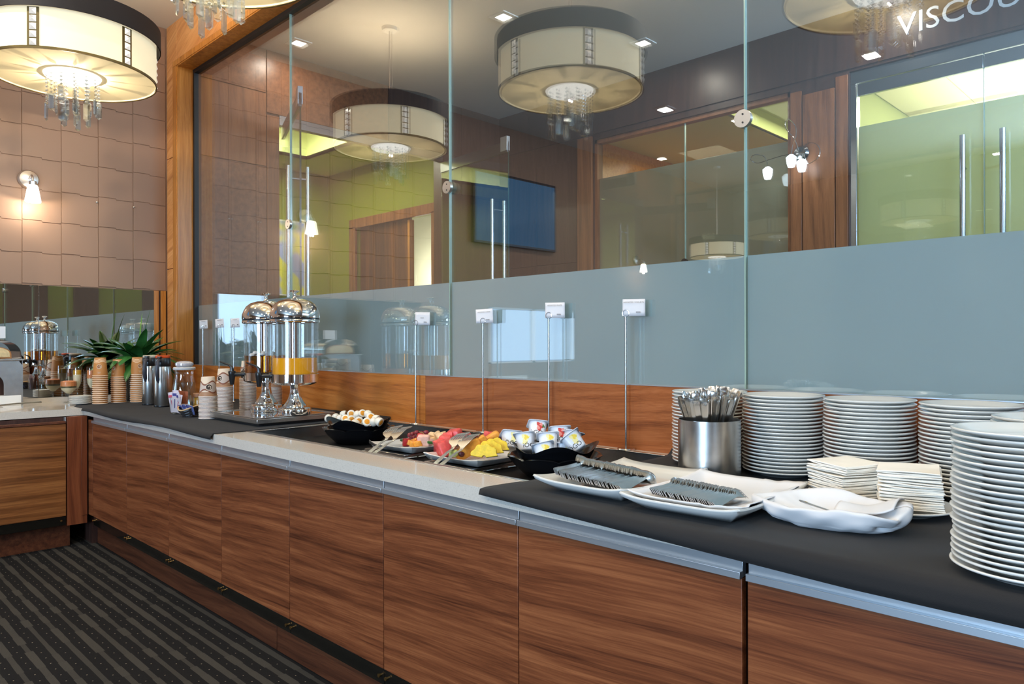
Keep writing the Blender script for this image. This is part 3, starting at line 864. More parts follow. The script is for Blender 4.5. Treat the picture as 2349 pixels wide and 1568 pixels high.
JOINTS = [-5.40, -4.747, -4.09, -3.437, -2.789, -2.130, -1.472, -.772, -.106, .55, 1.21, 1.87]
CABL = ['walnut cabinet unit next to the dark corner post', 'walnut cabinet unit second from the dark corner post', 'walnut cabinet unit under the front corner of the juice tray', 'walnut cabinet unit between the juice tray and the eggs',
        'walnut cabinet unit below the eggs bowl', 'walnut cabinet unit below the two fruit platters', 'walnut cabinet unit below the spoon and fork platters', 'walnut cabinet unit below the napkins and front plate stack',
        'walnut cabinet unit beyond the front plate stack', 'walnut cabinet unit second past the front plate stack', 'walnut cabinet unit at the open end']
YD = -.957           # door face
for i in range(len(JOINTS) - 1):
    x0, x1 = JOINTS[i], JOINTS[i + 1]
    w = x1 - x0
    gapr = .012 if i == 6 else .002
    t = thing('base_cabinet', CABL[i], 'cabinet', ((x0 + x1) / 2, -.5, .15), group='walnut base cabinets under the long counter')
    X0, X1 = -w / 2 + .0015, w / 2 - gapr
    Y = YD + .5
    mk('body', MB().box(X0 + .001, X1 - .001, Y + .022, .38, .0, .700), DARKW, t, smooth=False)
    d = mk('door', MB().box(X0, X1, Y, Y + .02, .06, .676), WALNUT, t, bevel=.0012)
    hr = mk('handle_rail', MB().box(X0, X1, Y + .004, Y + .02, .678, .7175), ALU, t, bevel=.001)
    mk('handle_lip', MB().box(X0, X1, Y - .010, Y + .004, .676, .692), ALU, hr, bevel=.0008)
    ks = mk('kick_strip', MB().box(X0, X1, Y + .004, Y + .016, .002, .058), KICK, d, bevel=.001)
    for sx in (X0 + .018, X1 - .018):
        kb = MB().lathe([(0, 0), (.0045, 0), (.0045, .007), (.0065, .008), (.0065, .013), (0, .0135)], 14, c=(0, 0, 0), M=Matrix.Rotation(PI / 2, 4, 'X'))
        mk('brass_stud', kb, BRASS, d, loc=(sx, Y + .004, .034))
for i, (x0, x1) in enumerate(((-5.52, -3.02), (-3.015, -1.10), (-1.095, 1.87))):
    o = mk('plinth_board', MB().box(x0, x1, -.895, -.878, 0, .148), WALNUT_D, bevel=.001)
    tag(o, ('worn reddish plinth board at floor level near the corner', 'worn reddish plinth board under the fruit end of the counter', 'reddish plinth board under the plate end of the counter')[i], 'plinth')
# corner filler posts and the short counter run along the mirror wall
o = mk('corner_post', MB().box(-5.525, -5.495, -1.082, -.965, .152, .868).box(-5.495, -5.49, -1.0, -.965, .208, .868), WALNUT_V, bevel=.001)
tag(o, 'dark reddish filler post in the inner corner of the counters', 'filler post')
o = mk('filler_strip', MB().box(-5.494, -5.405, YD, YD + .018, .208, .842), WALNUT, bevel=.001)
tag(o, 'narrow walnut filler strip beside the corner post', 'filler strip')
o = mk('corner_carcass', MB().box(-6.3, -5.53, -.93, -.14, .0, .866), DARKW)
tag(o, 'dark hollow corner carcass below the worktop corner', 'cabinet')
for i, (y0, y1) in enumerate(((-1.748, -1.088), (-2.41, -1.752))):
    t = thing('base_cabinet', ('walnut cabinet unit below the mirror counter, next to the corner post', 'walnut cabinet unit below the mirror counter, second from the post')[i], 'cabinet', (-5.9, (y0 + y1) / 2, .15), group='walnut base cabinets under the mirror counter')
    h = (y1 - y0) / 2
    mk('body', MB().box(-.45, .365, -h, h, 0, .715), DARKW, t, smooth=False)
    d = mk('door', MB().box(.382, .402, -h + .001, h - .001, .068, .672), WALNUT_Y, t, bevel=.0012)
    mk('rail', MB().box(.384, .405, -h + .001, h - .001, .674, .692), WALNUT_D, t, bevel=.003)
    mk('end_cap', MB().box(.37, .40, h - .006, h, .676, .716), ALU, t)
    ks = mk('kick_strip', MB().box(.386, .396, -h + .001, h - .001, .008, .066), KICK, d, bevel=.001)
    mk('brass_stud', MB().lathe([(0, 0), (.0045, 0), (.0045, .007), (.0065, .008), (.0065, .013), (0, .0135)], 14, M=Matrix.Rotation(PI / 2, 4, 'Y')), BRASS, d, loc=(.396, h - .03, .04))
o = mk('plinth_board', MB().box(-5.60, -5.585, -3.0, -1.045, 0, .145), WALNUT_D, bevel=.001)
tag(o, 'reddish plinth board under the mirror counter', 'plinth')

# ------------------------------------------------------------------ cold well
t = thing('cold_well', 'recessed black cold well with steel rim set into the worktop', 'cold well', (-2.4, -.43, .855))
X0, X1, Y0, Y1 = -1.068, 1.068, -.374, .370
mk('well_floor', MB().box(X0, X1, Y0, Y1, 0, .004), WELLBLACK, t, smooth=False)
mk('well_wall', MB().box(X0, X1, Y1 - .003, Y1, .004, .058).box(X0, X0 + .003, Y0, Y1, .004, .058).box(X1 - .003, X1, Y0, Y1, .004, .058).box(X0, X1, Y0, Y0 + .003, .004, .058), STEEL, t)
mk('well_rim', MB().box(X0, X1, Y0 - .010, Y0 + .012, .058, .0625).box(X0, X1, Y1 - .006, Y1 + .012, .058, .0625).box(X0 - .004, X0 + .014, Y0, Y1, .058, .0625), STEEL, t, bevel=.0015)

# ------------------------------------------------------------------ table linen
def cloth(name, label, x0, x1, drop, left, right, nx, seed, backlift):
    """black runner: flat on the worktop, front edge folded over; left/right give the end line x(y)"""
    yb, yf, ee = -.012, -.983, .016
    depth = yb - yf

    def P(u, v):
        xm = x0 + (x1 - x0) * u
        tot = depth + drop(xm)
        s = v * tot if v < .9 else .9 * tot + (v - .9) * tot
        y0 = yb - min(s, depth)
        xx = x0 + left(y0) + (x1 + right(y0) - x0 - left(y0)) * u
        wav = .0016 * noise.noise(Vector((xx * 5 + seed, y0 * 5, 0))) + .0008 * noise.noise(Vector((xx * 18, y0 * 18, seed)))
        z = .9175 + abs(wav)
        y = y0
        if s < .05: z += backlift * (1 - s / .05) ** 2
        if s > depth - ee:
            t = s - (depth - ee)
            a = min(t / ee, 1) * PI / 2
            y = yf + ee - math.sin(a) * ee
            z = .9185 - (1 - math.cos(a)) * ee * .8 - max(0, t - ee)
            y += .003 * noise.noise(Vector((xx * 7, seed, s * 9))) - .003
        return (xx, y, z)
    o = mk(name, MB().grid(P, nx, 64), CLOTH, solid=.0018, angle=80)
    tag(o, label, 'table runner', 'black table runners')
    return o


cloth('table_runner', 'black linen runner under the flasks, cups and juice tray', -5.545, -3.50, lambda x: .010 + .006 * math.sin(x * 5),
      lambda y: -.43 * min(1, max(0, (-y - .3) / .5)) if y > -.9 else -.43 + .25 * ((-y - .9) / .075), lambda y: .02 * math.sin(y * 6) + (.12 if y > -.2 else 0) * (y + .2) / .2, 110, 3.0, .018)
cloth('table_runner', 'black linen runner under the cutlery platters and plate stacks', -1.565, 1.7, lambda x: .006 + .034 * min(1, max(0, (x + 1.6) / 1.1)),
      lambda y: -.02 * math.sin(y * 7) - (.05 * max(0, (-y - .8) / .17)), lambda y: 0, 130, 8.0, .022)

# ------------------------------------------------------------------ sign stands with cards
INKL = pbr('pale_grey_ink', S(164, 164, 168), .7)


def make_sign(px, yt, base_px, label, lines, scale=1.0):
    p = on_y(base_px, 900, -.055)
    x = p.x
    w = (p - CAM).dot(_d)
    t = thing('card_holder', label, 'sign stand', (x, -.035, CT + .0045), (0, 0, .30), group='chrome card holders along the partition')
    mk('foot', MB().lathe([(0, -.004), (.036, -.004), (.037, -.001), (.034, .004), (.008, .006), (0, .006)], 32), CHROME, t)
    ztop = on_y(px, yt, -.055).z - (CT + .0045)
    H = ztop - .056
    mk('pole', MB().tube([(0, 0, 0), (0, 0, H)], .0043, 12), STEEL, t)
    ring = [(.014 * math.sin(a), 0, H + .013 - .014 * math.cos(a)) for a in [k * 2 * PI / 20 for k in range(21)]]
    mk('ring_clip', MB().tube(ring, .0013, 6, caps=False), CHROME, t)
    c = MB()

    def P(u, v):
        return (-.022 + .095 * u, .002 + .004 * math.sin(u * 4) * (v - .3), H + .002 + .068 * v)
    c.grid(P, 10, 4)
    cd = mk('card', c, CARD, t, rot=(0, rnd.uniform(-.05, .05), 0), solid=.0006)
    for s, zz, sz, mat in lines:
        b = text_mb(s, sz)
        M = Matrix.Translation((.0255, -.0025, H + zz)) @ Matrix.Rotation(PI / 2, 4, 'X')
        b.v = [tuple(M @ Vector(v)) for v in b.v]
        mk('lettering', b, mat, cd, smooth=False)
    if lines:
        mk('price_bar', MB().box(.036, .054, -.0028, -.0022, H + .015, H + .0205), INKL, cd)
    else:
        mk('print_bar', MB().box(.006, .05, -.0030, -.0020, H + .058, H + .060).box(.05, .062, -.0030, -.0020, H + .02, H + .026), INK, cd)
    return t


make_sign(461, 738, 460, 'thin chrome card holder nearest the partition\'s corner jamb', [])
make_sign(497, 735, 497, 'thin chrome card holder second from the corner jamb', [])
make_sign(531, 734, 530, 'thin chrome card holder just beside the tea dispenser', [])
make_sign(957, 721, 947, 'tall chrome card holder behind the bowl of eggs', [('EGGS', .040, .0085, INK)])
make_sign(1123, 714, 1101, 'tall chrome card holder reading assorted cheese', [('ASSORTED CHEESE', .055, .0082, INK)])
make_sign(1266, 700, 1252, 'tall chrome card holder reading assorted fruits', [('ASSORTED FRUITS', .057, .0086, INK)])
make_sign(1440, 693, 1429, 'tall chrome card holder reading assorted yogurts', [('ASSORTED YOGURTS', .057, .0088, INK)])

# ------------------------------------------------------------------ juice dispensers on their drip tray
TRX0, TRX1, TRY0, TRY1 = -4.155, -3.585, -.705, -.24
t = thing('dispenser_tray', 'rectangular steel drip tray carrying two juice dispensers', 'tray', ((TRX0 + TRX1) / 2, (TRY0 + TRY1) / 2, .919))
a, b_ = (TRX1 - TRX0) / 2, (TRY1 - TRY0) / 2
mk('pan', MB().box(-a, a, -b_, b_, .014, .040), STEEL, t, bevel=.003)
mk('pan_rim', MB().box(-a, a, -b_, -b_ + .008, .040, .046).box(-a, a, b_ - .008, b_, .040, .046).box(-a, -a + .008, -b_, b_, .040, .046).box(a - .008, a, -b_, b_, .040, .046), STEEL, t, bevel=.0012)
mk('mirror_top', MB().box(-a + .01, a - .01, -b_ + .01, b_ - .01, .040, .0415), CHROME, t)
for x in (-a + .06, a - .06):
    for y in (-b_ + .06, b_ - .06): mk('foot', MB().lathe([(0, 0), (.022, 0), (.024, .014), (0, .014)], 16), BLACK, t, loc=(x, y, 0))
mk('tray_shadow', MB().box(-a + .02, a - .02, -b_ + .02, b_ - .02, .003, .015), BLACK, t)  # black slab put in for the shadow beneath the tray
RCY = .125


def make_dispenser(x, y, label, juice, level, ice):
    t = thing('juice_dispenser', label, 'juice dispenser', (x, y, .9608), (0, 0, -.62), group='chrome juice dispensers')
    lob = lambda a, r, z: (r * (1 + .055 * abs(math.cos(4 * a)) ** .6 * (1 if r > .05 else 0)), z)
    mk('foot_ring', MB().lathe([(0, 0), (.078, 0), (.082, .004), (.082, .034), (.074, .041), (0, .043)], 96, fn=lob), CHROME, t, angle=50)
    mk('pedestal', MB().lathe([(.062, .042), (.060, .050), (.050, .062), (.036, .085), (.027, .115), (.024, .145), (.028, .165), (0, .165)], 48, fn=lambda a, r, z: (r * (1 + .04 * math.cos(8 * a)), z)), CHROME, t, angle=60)
    mk('collar', MB().lathe([(0, .164), (.10, .164), (.112, .170), (RCY + .002, .178), (RCY + .002, .222), (RCY - .004, .224), (0, .224)], 64), CHROME, t)
    mk('cylinder', MB().lathe([(RCY - .002, .222), (RCY - .002, .512)], 64), CLEAR, t)
    mk('cylinder_inner', MB().lathe([(RCY - .006, .224), (RCY - .006, .510)], 64), CLEAR, t)
    mk('juice', MB().lathe([(0, .225), (RCY - .008, .225), (RCY - .008, level), (0, level)], 64), juice, t)
    mk('ice_tube', MB().lathe([(0, .226), (.034, .226), (.034, .505), (0, .505)], 40), CHROME, t)
    if ice:
        ib = MB()
        for k in range(7):
            ib.ell((.03 + .055 * math.cos(k * 1.3 - 1.8), -.04 + .035 * math.sin(k * 1.7), level + .004 + .006 * (k % 3)), .020, .016, .012, 8, 5)
        mk('ice_cubes', ib, pbr('ice', S(222, 224, 226), .2), t)
    li = mk('lid', MB().lathe([(RCY + .001, .500), (RCY + .006, .503), (RCY + .006, .514), (RCY + .0035, .517), (RCY + .0035, .522), (RCY + .007, .526), (RCY + .006, .550), (.122, .574), (.109, .597), (.086, .615), (.050, .627), (0, .630)], 72), CHROME, t, angle=40)
    mk('lid_groove', MB().lathe([(RCY + .0045, .516), (RCY + .0048, .524)], 64), BLACK, li)
    mk('finial', MB().lathe([(0, .628), (.018, .629), (.012, .634), (.008, .644), (.010, .650), (.007, .655), (.010, .661), (.022, .667), (.024, .671), (.018, .675), (0, .677)], 32, fn=lambda a, r, z: (r * (1 + (.10 * math.cos(9 * a) if z > .66 else 0)), z)), CHROME, li)
    # tap points along local -Y
    tb = MB().tube([(0, -RCY + .006, .212), (0, -RCY - .05, .212)], .0125, 14)
    tp = mk('tap', tb, BLACK, t)
    mk('tap_flange', MB().lathe([(0, 0), (.021, 0), (.021, .012), (0, .012)], 20, M=Matrix.Rotation(PI / 2, 4, 'X')), BLACK, tp, loc=(0, -RCY + .002, .212))
    mk('tap_spout', MB().lathe([(0, -.058), (.0105, -.058), (.0135, -.04), (.019, .0), (.021, .014), (.019, .019), (0, .020)], 24, c=(0, -RCY - .062, .212)), BLACK, tp)
    mk('tap_lever', MB().tube([(0, -RCY - .062, .23), (.0, -RCY - .064, .252), (0, -RCY - .078, .266), (0, -RCY - .128, .285)], [.011, .009, .006, .004], 10), BLACK, tp)
    return t


ORANGEJ = pbr('orange_juice', S(238, 164, 12), .25, emit=S(238, 150, 8), es=.05)
AMBERJ = thin_glass('amber_tea', (.76, .44, .12, 1), .07, .5)
make_dispenser(-3.651, -.455, 'chrome domed juice dispenser holding orange juice', ORANGEJ, .308, False)
make_dispenser(-3.968, -.460, 'chrome domed dispenser holding amber iced tea with ice', AMBERJ, .318, True)

# ------------------------------------------------------------------ paper cups, nested upside down
def cup_mat(name, body, lip, band, fill):
    m, nt, out = newmat(name)
    p = N(nt, 'ShaderNodeBsdfPrincipled'); p.inputs['Roughness'].default_value = .55
    tc = N(nt, 'ShaderNodeTexCoord'); sp = N(nt, 'ShaderNodeSeparateXYZ'); L(nt, tc, 'Object', sp, 'Vector')

    def M(op, a, b=None, c=None):
        n = N(nt, 'ShaderNodeMath', operation=op)
        for i, q in enumerate((a, b, c)):
            if q is None: continue
            if isinstance(q, (int, float)): n.inputs[i].default_value = q
            else: nt.links.new(q, n.inputs[i])
        return n.outputs[0]
    z = sp.outputs['Z']
    ang = M('ARCTAN2', sp.outputs['Y'], sp.outputs['X'])
    wave = M('MULTIPLY', M('SINE', M('MULTIPLY', ang, 3.0)), .010)

    def line(c0, hw, sign=1):
        return M('LESS_THAN', M('ABSOLUTE', M('SUBTRACT', z, M('MULTIPLY_ADD', wave, sign, c0))), hw)

    def mixc(fac, a, b):
        n = N(nt, 'ShaderNodeMix', data_type='RGBA'); nt.links.new(fac, n.inputs[0])
        for i, q in ((6, a), (7, b)):
            if isinstance(q, tuple): n.inputs[i].default_value = q
            else: nt.links.new(q, n.inputs[i])
        return n.outputs[2]
    c = body
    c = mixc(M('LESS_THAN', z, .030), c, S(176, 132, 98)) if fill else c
    if fill:
        inside = M('MULTIPLY', M('GREATER_THAN', z, M('MULTIPLY_ADD', wave, -1, .034)), M('LESS_THAN', z, M('MULTIPLY_ADD', wave, 1, .080)))
        c = mixc(inside, c, fill)
        c = mixc(line(.034, .0045, -1), c, band); c = mixc(line(.080, .0045), c, band)
    else:
        for k in (.100, .109, .118): c = mixc(line(k, .0018, .5), c, band)
    c = mixc(M('LESS_THAN', z, .0055), c, lip)
    nt.links.new(c, p.inputs['Base Color'])
    L(nt, p, 'BSDF', out, 'Surface')
    return m


CUPB = cup_mat('brown_paper_cup', S(186, 126, 66), S(244, 226, 206), S(238, 214, 184), None)
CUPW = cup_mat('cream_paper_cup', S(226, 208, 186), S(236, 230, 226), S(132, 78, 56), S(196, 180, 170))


def cup_meshes(name, H, mat):
    pr = [(.0475, .0), (.0515, .0015), (.0522, .0035), (.0505, .0058), (.0485, .0062), (.0365, H - .002), (.0345, H), (.0335, H), (.0325, H - .004), (0, H - .004)]
    full = MB().lathe(pr, 40).mesh(name, mat, angle=40)
    low = MB().lathe([(.0470, .0), (.0515, .0015), (.0522, .0035), (.0505, .0058), (.0485, .0062), (.0452, .034)], 40).mesh(name, mat, angle=40)
    return full, low


def emblem(parent, r0, z0, rad, c_, ring, dark, name='emblem'):
    b = MB()
    pts = [(0, 0)]
    vs, fs = [], []
    n = 20
    for q, rr in enumerate((0.001, rad * .5, rad * .86, rad)):
        for k in range(n):
            a = 2 * PI * k / n
            dx, dz = rr * math.cos(a), rr * math.sin(a)
            zz = z0 + dz
            R_ = r0(zz) + .0005
            th = c_ + dx / R_
            vs.append((R_ * math.cos(th), R_ * math.sin(th), zz))
    for q in range(3):
        for k in range(n):
            k2 = (k + 1) % n
            b_i = (q * n + k, q * n + k2, (q + 1) * n + k2, (q + 1) * n + k)
            fs.append(b_i)
    b.add(vs, fs)
    b.m = [1 if i < 2 * n else 0 for i in range(3 * n)]
    o = mk(name, b, [ring, dark], parent)
    sw = MB()
    sv, sf = [], []
    for k in range(25):
        u = k / 24
        a = 3.9 - 6.6 * u
        rr = rad * (.10 + .68 * u)
        for s in (-1, 1):
            r2 = rr + s * rad * .10 * math.sin(PI * u)
            zz = z0 + r2 * math.sin(a)
            R_ = r0(zz) + .0009
            th = c_ + r2 * math.cos(a) / R_
            sv.append((R_ * math.cos(th), R_ * math.sin(th), zz))
    for k in range(24): sf.append((2 * k, 2 * k + 1, 2 * k + 3, 2 * k + 2))
    mk('emblem_swirl', sw.add(sv, sf), ring, o)


BW, BD = pbr('cup_print_cream', S(232, 216, 194), .6), pbr('cup_print_dark', S(60, 42, 34), .6)
BR = pbr('cup_print_brown', S(146, 92, 48), .6)
fullB, lowB = cup_meshes('paper_cup', .132, CUPB)
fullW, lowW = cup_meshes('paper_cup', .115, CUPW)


def cup_stack(x, y, n, pitch, full, low, H, colour, where, group, face, white):
    for k in range(n):
        top = k == n - 1
        o = mk('paper_cup', full if top else low, None, loc=(x + rnd.uniform(-.0008, .0008), y + rnd.uniform(-.0008, .0008), .9192 + k * pitch), rot=(0, 0, face + rnd.uniform(-.06, .06)))
        lb = '%s paper cup, %s, upside-down stack %s' % (colour, 'topmost' if top else ('lowest' if k == 0 else nth(k + 1) + ' from bottom'), where)
        tag(o, lb, 'paper cup', group)
        if top:
            r0 = lambda z: .0485 + (.0365 - .0485) * (z - .0062) / (H - .0082)
            if white: emblem(o, r0, .057, .019, 0, BW, BD)
            else:
                emblem(o, r0, .068, .016, 0, BW, BR)
                sv = MB()
                for zz, hw in ((.030, .24), (.023, .18)):
                    vs = []
                    for i in range(9):
                        th = -hw + 2 * hw * i / 8
                        for dz in (-.0009, .0009): vs.append(((r0(zz) + .0006) * math.cos(th), (r0(zz) + .0006) * math.sin(th), zz + dz))
                    sv.add(vs, [(2 * i, 2 * i + 1, 2 * i + 3, 2 * i + 2) for i in range(8)])
                mk('print_lines', sv, BW, o)


gB = 'brown cups stacked upside down in the corner'
cup_stack(-5.823, -.79, 15, .0142, fullB, lowB, .132, 'brown', 'beside the white saucers', gB, -.4, False)
cup_stack(-5.851, -.66, 14, .0142, fullB, lowB, .132, 'brown', 'in the middle of the corner three', gB, -1.2, False)
cup_stack(-5.80, -.545, 15, .0142, fullB, lowB, .132, 'brown', 'beside the steel flask', gB, .1, False)
gW = 'cream cups stacked upside down by the tea dispenser'
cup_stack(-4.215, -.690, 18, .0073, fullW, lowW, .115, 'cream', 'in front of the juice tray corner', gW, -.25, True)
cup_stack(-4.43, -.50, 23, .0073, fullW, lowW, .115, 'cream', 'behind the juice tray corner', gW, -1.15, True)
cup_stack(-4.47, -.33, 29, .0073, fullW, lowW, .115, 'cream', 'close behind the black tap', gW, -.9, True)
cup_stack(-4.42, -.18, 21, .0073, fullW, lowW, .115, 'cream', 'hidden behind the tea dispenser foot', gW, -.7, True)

# stack of white saucers
lm = MB().lathe([(0, .0), (.040, .0), (.045, .002), (.066, .006), (.071, .0085), (.072, .0105), (.070, .012), (.045, .006), (0, .005)], 48).mesh('saucer', PORCELAIN)
for k in range(8):
    o = mk('saucer', lm, None, loc=(-5.868, -.905, .9192 + k * .0072))
    tag(o, 'small white saucer, %s of the low pile at the counter corner' % ('topmost' if k == 7 else 'lowest' if k == 0 else nth(8 - k) + ' from top'), 'saucer', 'white saucers piled at the corner')

# ------------------------------------------------------------------ steel flasks
def make_flask(x, y, label, lidmat, rot):
    t = thing('coffee_flask', label, 'flask', (x, y, .9192), (0, 0, rot), group='steel coffee flasks')
    mk('body', MB().lathe([(0, 0), (.052, 0), (.054, .004), (.054, .215), (.050, .262), (.047, .275), (0, .275)], 48), STEEL, t)
    mk('base_band', MB().lathe([(.0545, .0), (.0552, .002), (.0552, .010), (.0545, .012)], 48), BLACK, t)
    mk('collar', MB().lathe([(0, .274), (.049, .274), (.051, .280), (.050, .325), (.047, .332), (0, .333)], 48), BLACK, t)
    mk('spout', MB().prism([(-.022, -.03), (.022, -.03), (.016, -.075), (-.016, -.075)], .300, .330), BLACK, t, bevel=.004)
    mk('lid_band', MB().lathe([(0, .332), (.046, .332), (.048, .335), (.048, .345), (.044, .348), (0, .348)], 40), lidmat, t)
    mk('thumb_lever', MB().box(-.012, .012, .01, .078, .334, .344), BLACK, t, bevel=.003)
    hp = [(0, .047, .312), (0, .075, .318), (0, .096, .305), (0, .104, .272), (0, .102, .228), (0, .092, .185), (0, .084, .165)]
    mk('handle', MB().tube(hp, [.010, .012, .0125, .0135, .0145, .012, .004], 14), pbr('dark_grey_grip', S(58, 60, 70), .35) if 'dark_grey_grip' not in bpy.data.materials else bpy.data.materials['dark_grey_grip'], t)
    b = MB()
    vs = []
    for i in range(7):
        th = -PI / 2 + .62 - .4 * i / 6
        for zz in (.022, .040): vs.append((.0546 * math.cos(th), .0546 * math.sin(th), zz))
    mk('label_plate', b.add(vs, [(2 * i, 2 * i + 1, 2 * i + 3, 2 * i + 2) for i in range(6)]), CARD, t)
    return t


make_flask(-5.47, -.57, 'steel coffee flask with a black top and cream lid ring', pbr('cream_lid', S(214, 204, 186), .4), -2.25)
make_flask(-5.235, -.57, 'steel coffee flask with a bright orange lid ring', pbr('orange_lid', S(222, 84, 34), .4), -2.25)

# glass jug of water
t = thing('glass_jug', 'glass jug of water with a domed glass lid beside the orange-ringed flask', 'jug', (-4.93, -.545, .9192))
mk('body', MB().lathe([(0, .004), (.078, .003), (.082, .012), (.078, .09), (.066, .17), (.058, .215), (.056, .255), (.060, .262)], 48), GLASSW, t)
mk('water', MB().lathe([(0, .008), (.074, .008), (.076, .016), (.073, .09), (.062, .165), (.060, .176), (0, .176)], 40), thin_glass('water', (.80, .85, .86, 1), .12, .6), t)
mk('lid_gasket', MB().lathe([(0, .258), (.066, .258), (.068, .262), (.068, .272), (.064, .276), (0, .276)], 40), pbr('clear_lid_plastic', S(204, 206, 208), .3), t)
mk('lid_knob', MB().lathe([(0, .276), (.045, .278), (.056, .288), (.056, .300), (.044, .310), (.02, .315), (0, .316)], 40), pbr('glass_knob', S(190, 190, 198), .08, spec=1.0), t)
# sachet holder
sx, sy = -4.63, -.685
t = thing('sachet_jar', 'clear glass jar packed with sugar sachets in front of the jug', 'jar', (sx, sy, .9192))
mk('body', MB().lathe([(0, .004), (.058, .003), (.061, .010), (.061, .105), (.0625, .108)], 40), GLASSW, t)


def sachet(name, x, y, z, rot, w, h, mat, stripe, label, cat, group):
    o = mk(name, MB().grid(lambda u, v: (w * (u - .5), .0022 * math.sin(PI * u) * math.sin(PI * v), h * v), 4, 4).grid(lambda u, v: (w * (u - .5), -.0022 * math.sin(PI * u) * math.sin(PI * v), h * v), 4, 4), mat, loc=(x, y, z), rot=rot)
    tag(o, label, cat, group)
    if stripe:
        mk('print_stripe', MB().box(-w * .42, w * .2, -.0032, -.0024, h * .74, h * .86).box(-w * .1, w * .02, -.0034, -.0026, h * .2, h * .6), stripe, o)
    return o


WS, PK, BL, BS = pbr('white_sachet', S(228, 216, 226), .6), pbr('pink_print', S(214, 96, 120), .6), pbr('blue_print', S(70, 70, 140), .6), pbr('brown_sachet', S(160, 88, 56), .6)
sachet_spots = [(-.028, -.030, .1), (-.012, -.036, -.15), (.006, -.036, .05), (.022, -.030, .2), (.034, -.014, -.1), (-.036, -.010, .25), (-.006, -.016, 0), (.016, -.008, -.2)]
ORDS = ['front', 'second', 'third', 'fourth', 'fifth', 'sixth', 'seventh', 'last']
for i, (dx, dy, r) in enumerate(sachet_spots):
    br = i in (5,)
    sachet('sugar_sachet', sx + dx, sy + dy, .9292, (rnd.uniform(-.15, .12), r, .45 + rnd.uniform(-.3, .3)), .040, .112 + .012 * (i % 3), BS if br else WS, None if br else (PK if i % 2 else BL), 'small paper sachet standing in the clear glass jar', 'sachet', 'sachets standing in the glass jar')
for i in range(4):
    sachet('sugar_sachet', sx - .02 + .012 * i, sy + .022 + .004 * (i % 2), .9292, (.1, -.2 + .1 * i, .5), .026, .128, BS, None, 'brown sugar sachet leaning at the back of the glass jar', 'sachet', 'brown sachets at the back of the glass jar')
# woven basket with packets
t = thing('sachet_basket', 'small dark woven basket with a pale rim beside the cups', 'basket', (-4.40, -.715, .9192), (0, 0, .3))
wb = MB()
for k in range(6):
    wb.lathe([(.040 + .005 * k, .004 + .008 * k), (.044 + .005 * k, .004 + .008 * k), (.044 + .005 * k, .0115 + .008 * k), (.040 + .005 * k, .0115 + .008 * k), (.040 + .005 * k, .004 + .008 * k)], 36, fn=lambda a, r, z, k=k: (r * (1 + .03 * math.cos(12 * a + PI * k)), z + .014 * (r / .065) ** 2 * math.cos(2 * a)))
wb.lathe([(0, 0), (.044, 0), (.044, .005), (0, .005)], 36)
mk('weave', wb, pbr('dark_wicker', S(30, 24, 24), .35), t)
mk('rim', MB().tube([(.069 * math.cos(a), .069 * math.sin(a), .054 + .014 * math.cos(2 * a)) for a in [k * 2 * PI / 40 for k in range(41)]], .004, 8, caps=False), pbr('cane_rim', S(212, 178, 130), .6), t)
for i in range(5):
    sachet('tea_sachet', -4.40 + .018 * (i - 2), -.725 + .006 * (i % 2), .935, (.55, .1 * (i - 2), .55), .05, .066, WS if i % 2 else pbr('blue_sachet', S(110, 120, 170), .6) if 'blue_sachet' not in bpy.data.materials else bpy.data.materials['blue_sachet'], BL, 'blue and white sachet lying in the dark woven basket', 'sachet', 'sachets in the woven basket')
t = thing('honey_jar', 'small amber glass jar with a brown lid behind the basket', 'jar', (-4.62, -.575, .9192))
mk('body', MB().lathe([(0, 0), (.034, 0), (.036, .004), (.036, .085), (.031, .098), (0, .098)], 32), pbr('amber_glass', S(150, 112, 40), .12), t)
mk('lid', MB().lathe([(0, .096), (.036, .096), (.037, .099), (.037, .118), (.034, .121), (0, .121)], 32), pbr('brown_lid', S(150, 104, 72), .5), t)

# ------------------------------------------------------------------ potted plant in the corner
t = thing('potted_plant', 'leafy green plant with long strappy leaves in a black pot', 'plant', (-6.03, -.47, .9152))
mk('pot', MB().lathe([(0, 0), (.075, 0), (.080, .006), (.098, .22), (.104, .235), (.104, .25), (.096, .25), (.092, .235), (0, .23)], 40), BLACKGLOSS, t)
mk('soil', MB().lathe([(0, .238), (.093, .236)], 24), pbr('soil', S(44, 34, 26), .95), t)
LEAF = pbr('leaf_green', S(56, 112, 54), .26, var=.35, vscale=9, coat=.15)
LEAFL = pbr('young_leaf_green', S(96, 150, 50), .4)
lr = random.Random(11)


def leaf_mb(az, el, ln, wd, droop):
    b = MB()
    n = 10
    p = Vector((.012 * math.cos(az), .012 * math.sin(az), .29))
    side = Vector((-math.sin(az), math.cos(az), 0))
    vs = []
    e = el
    for i in range(n + 1):
        u = i / n
        w = wd * (math.sin(PI * min(1, u * .86 + .10)) ** .75) * (1 if u < .98 else .05) * (1.0 - .25 * u)
        dirv = Vector((math.cos(az) * math.cos(e), math.sin(az) * math.cos(e), math.sin(e)))
        up = side.cross(dirv)
        vs += [p - side * w + up * w * -.35 * -1, p, p + side * w + up * w * .35]
        p = p + dirv * (ln / n)
        if p.x < -.335: p.x = -.335
        e -= droop / n
    fs = []
    for i in range(n):
        for k in range(2): fs.append((3 * i + k, 3 * i + k + 1, 3 * i + k + 4, 3 * i + k + 3))
    return b.add(vs, fs)


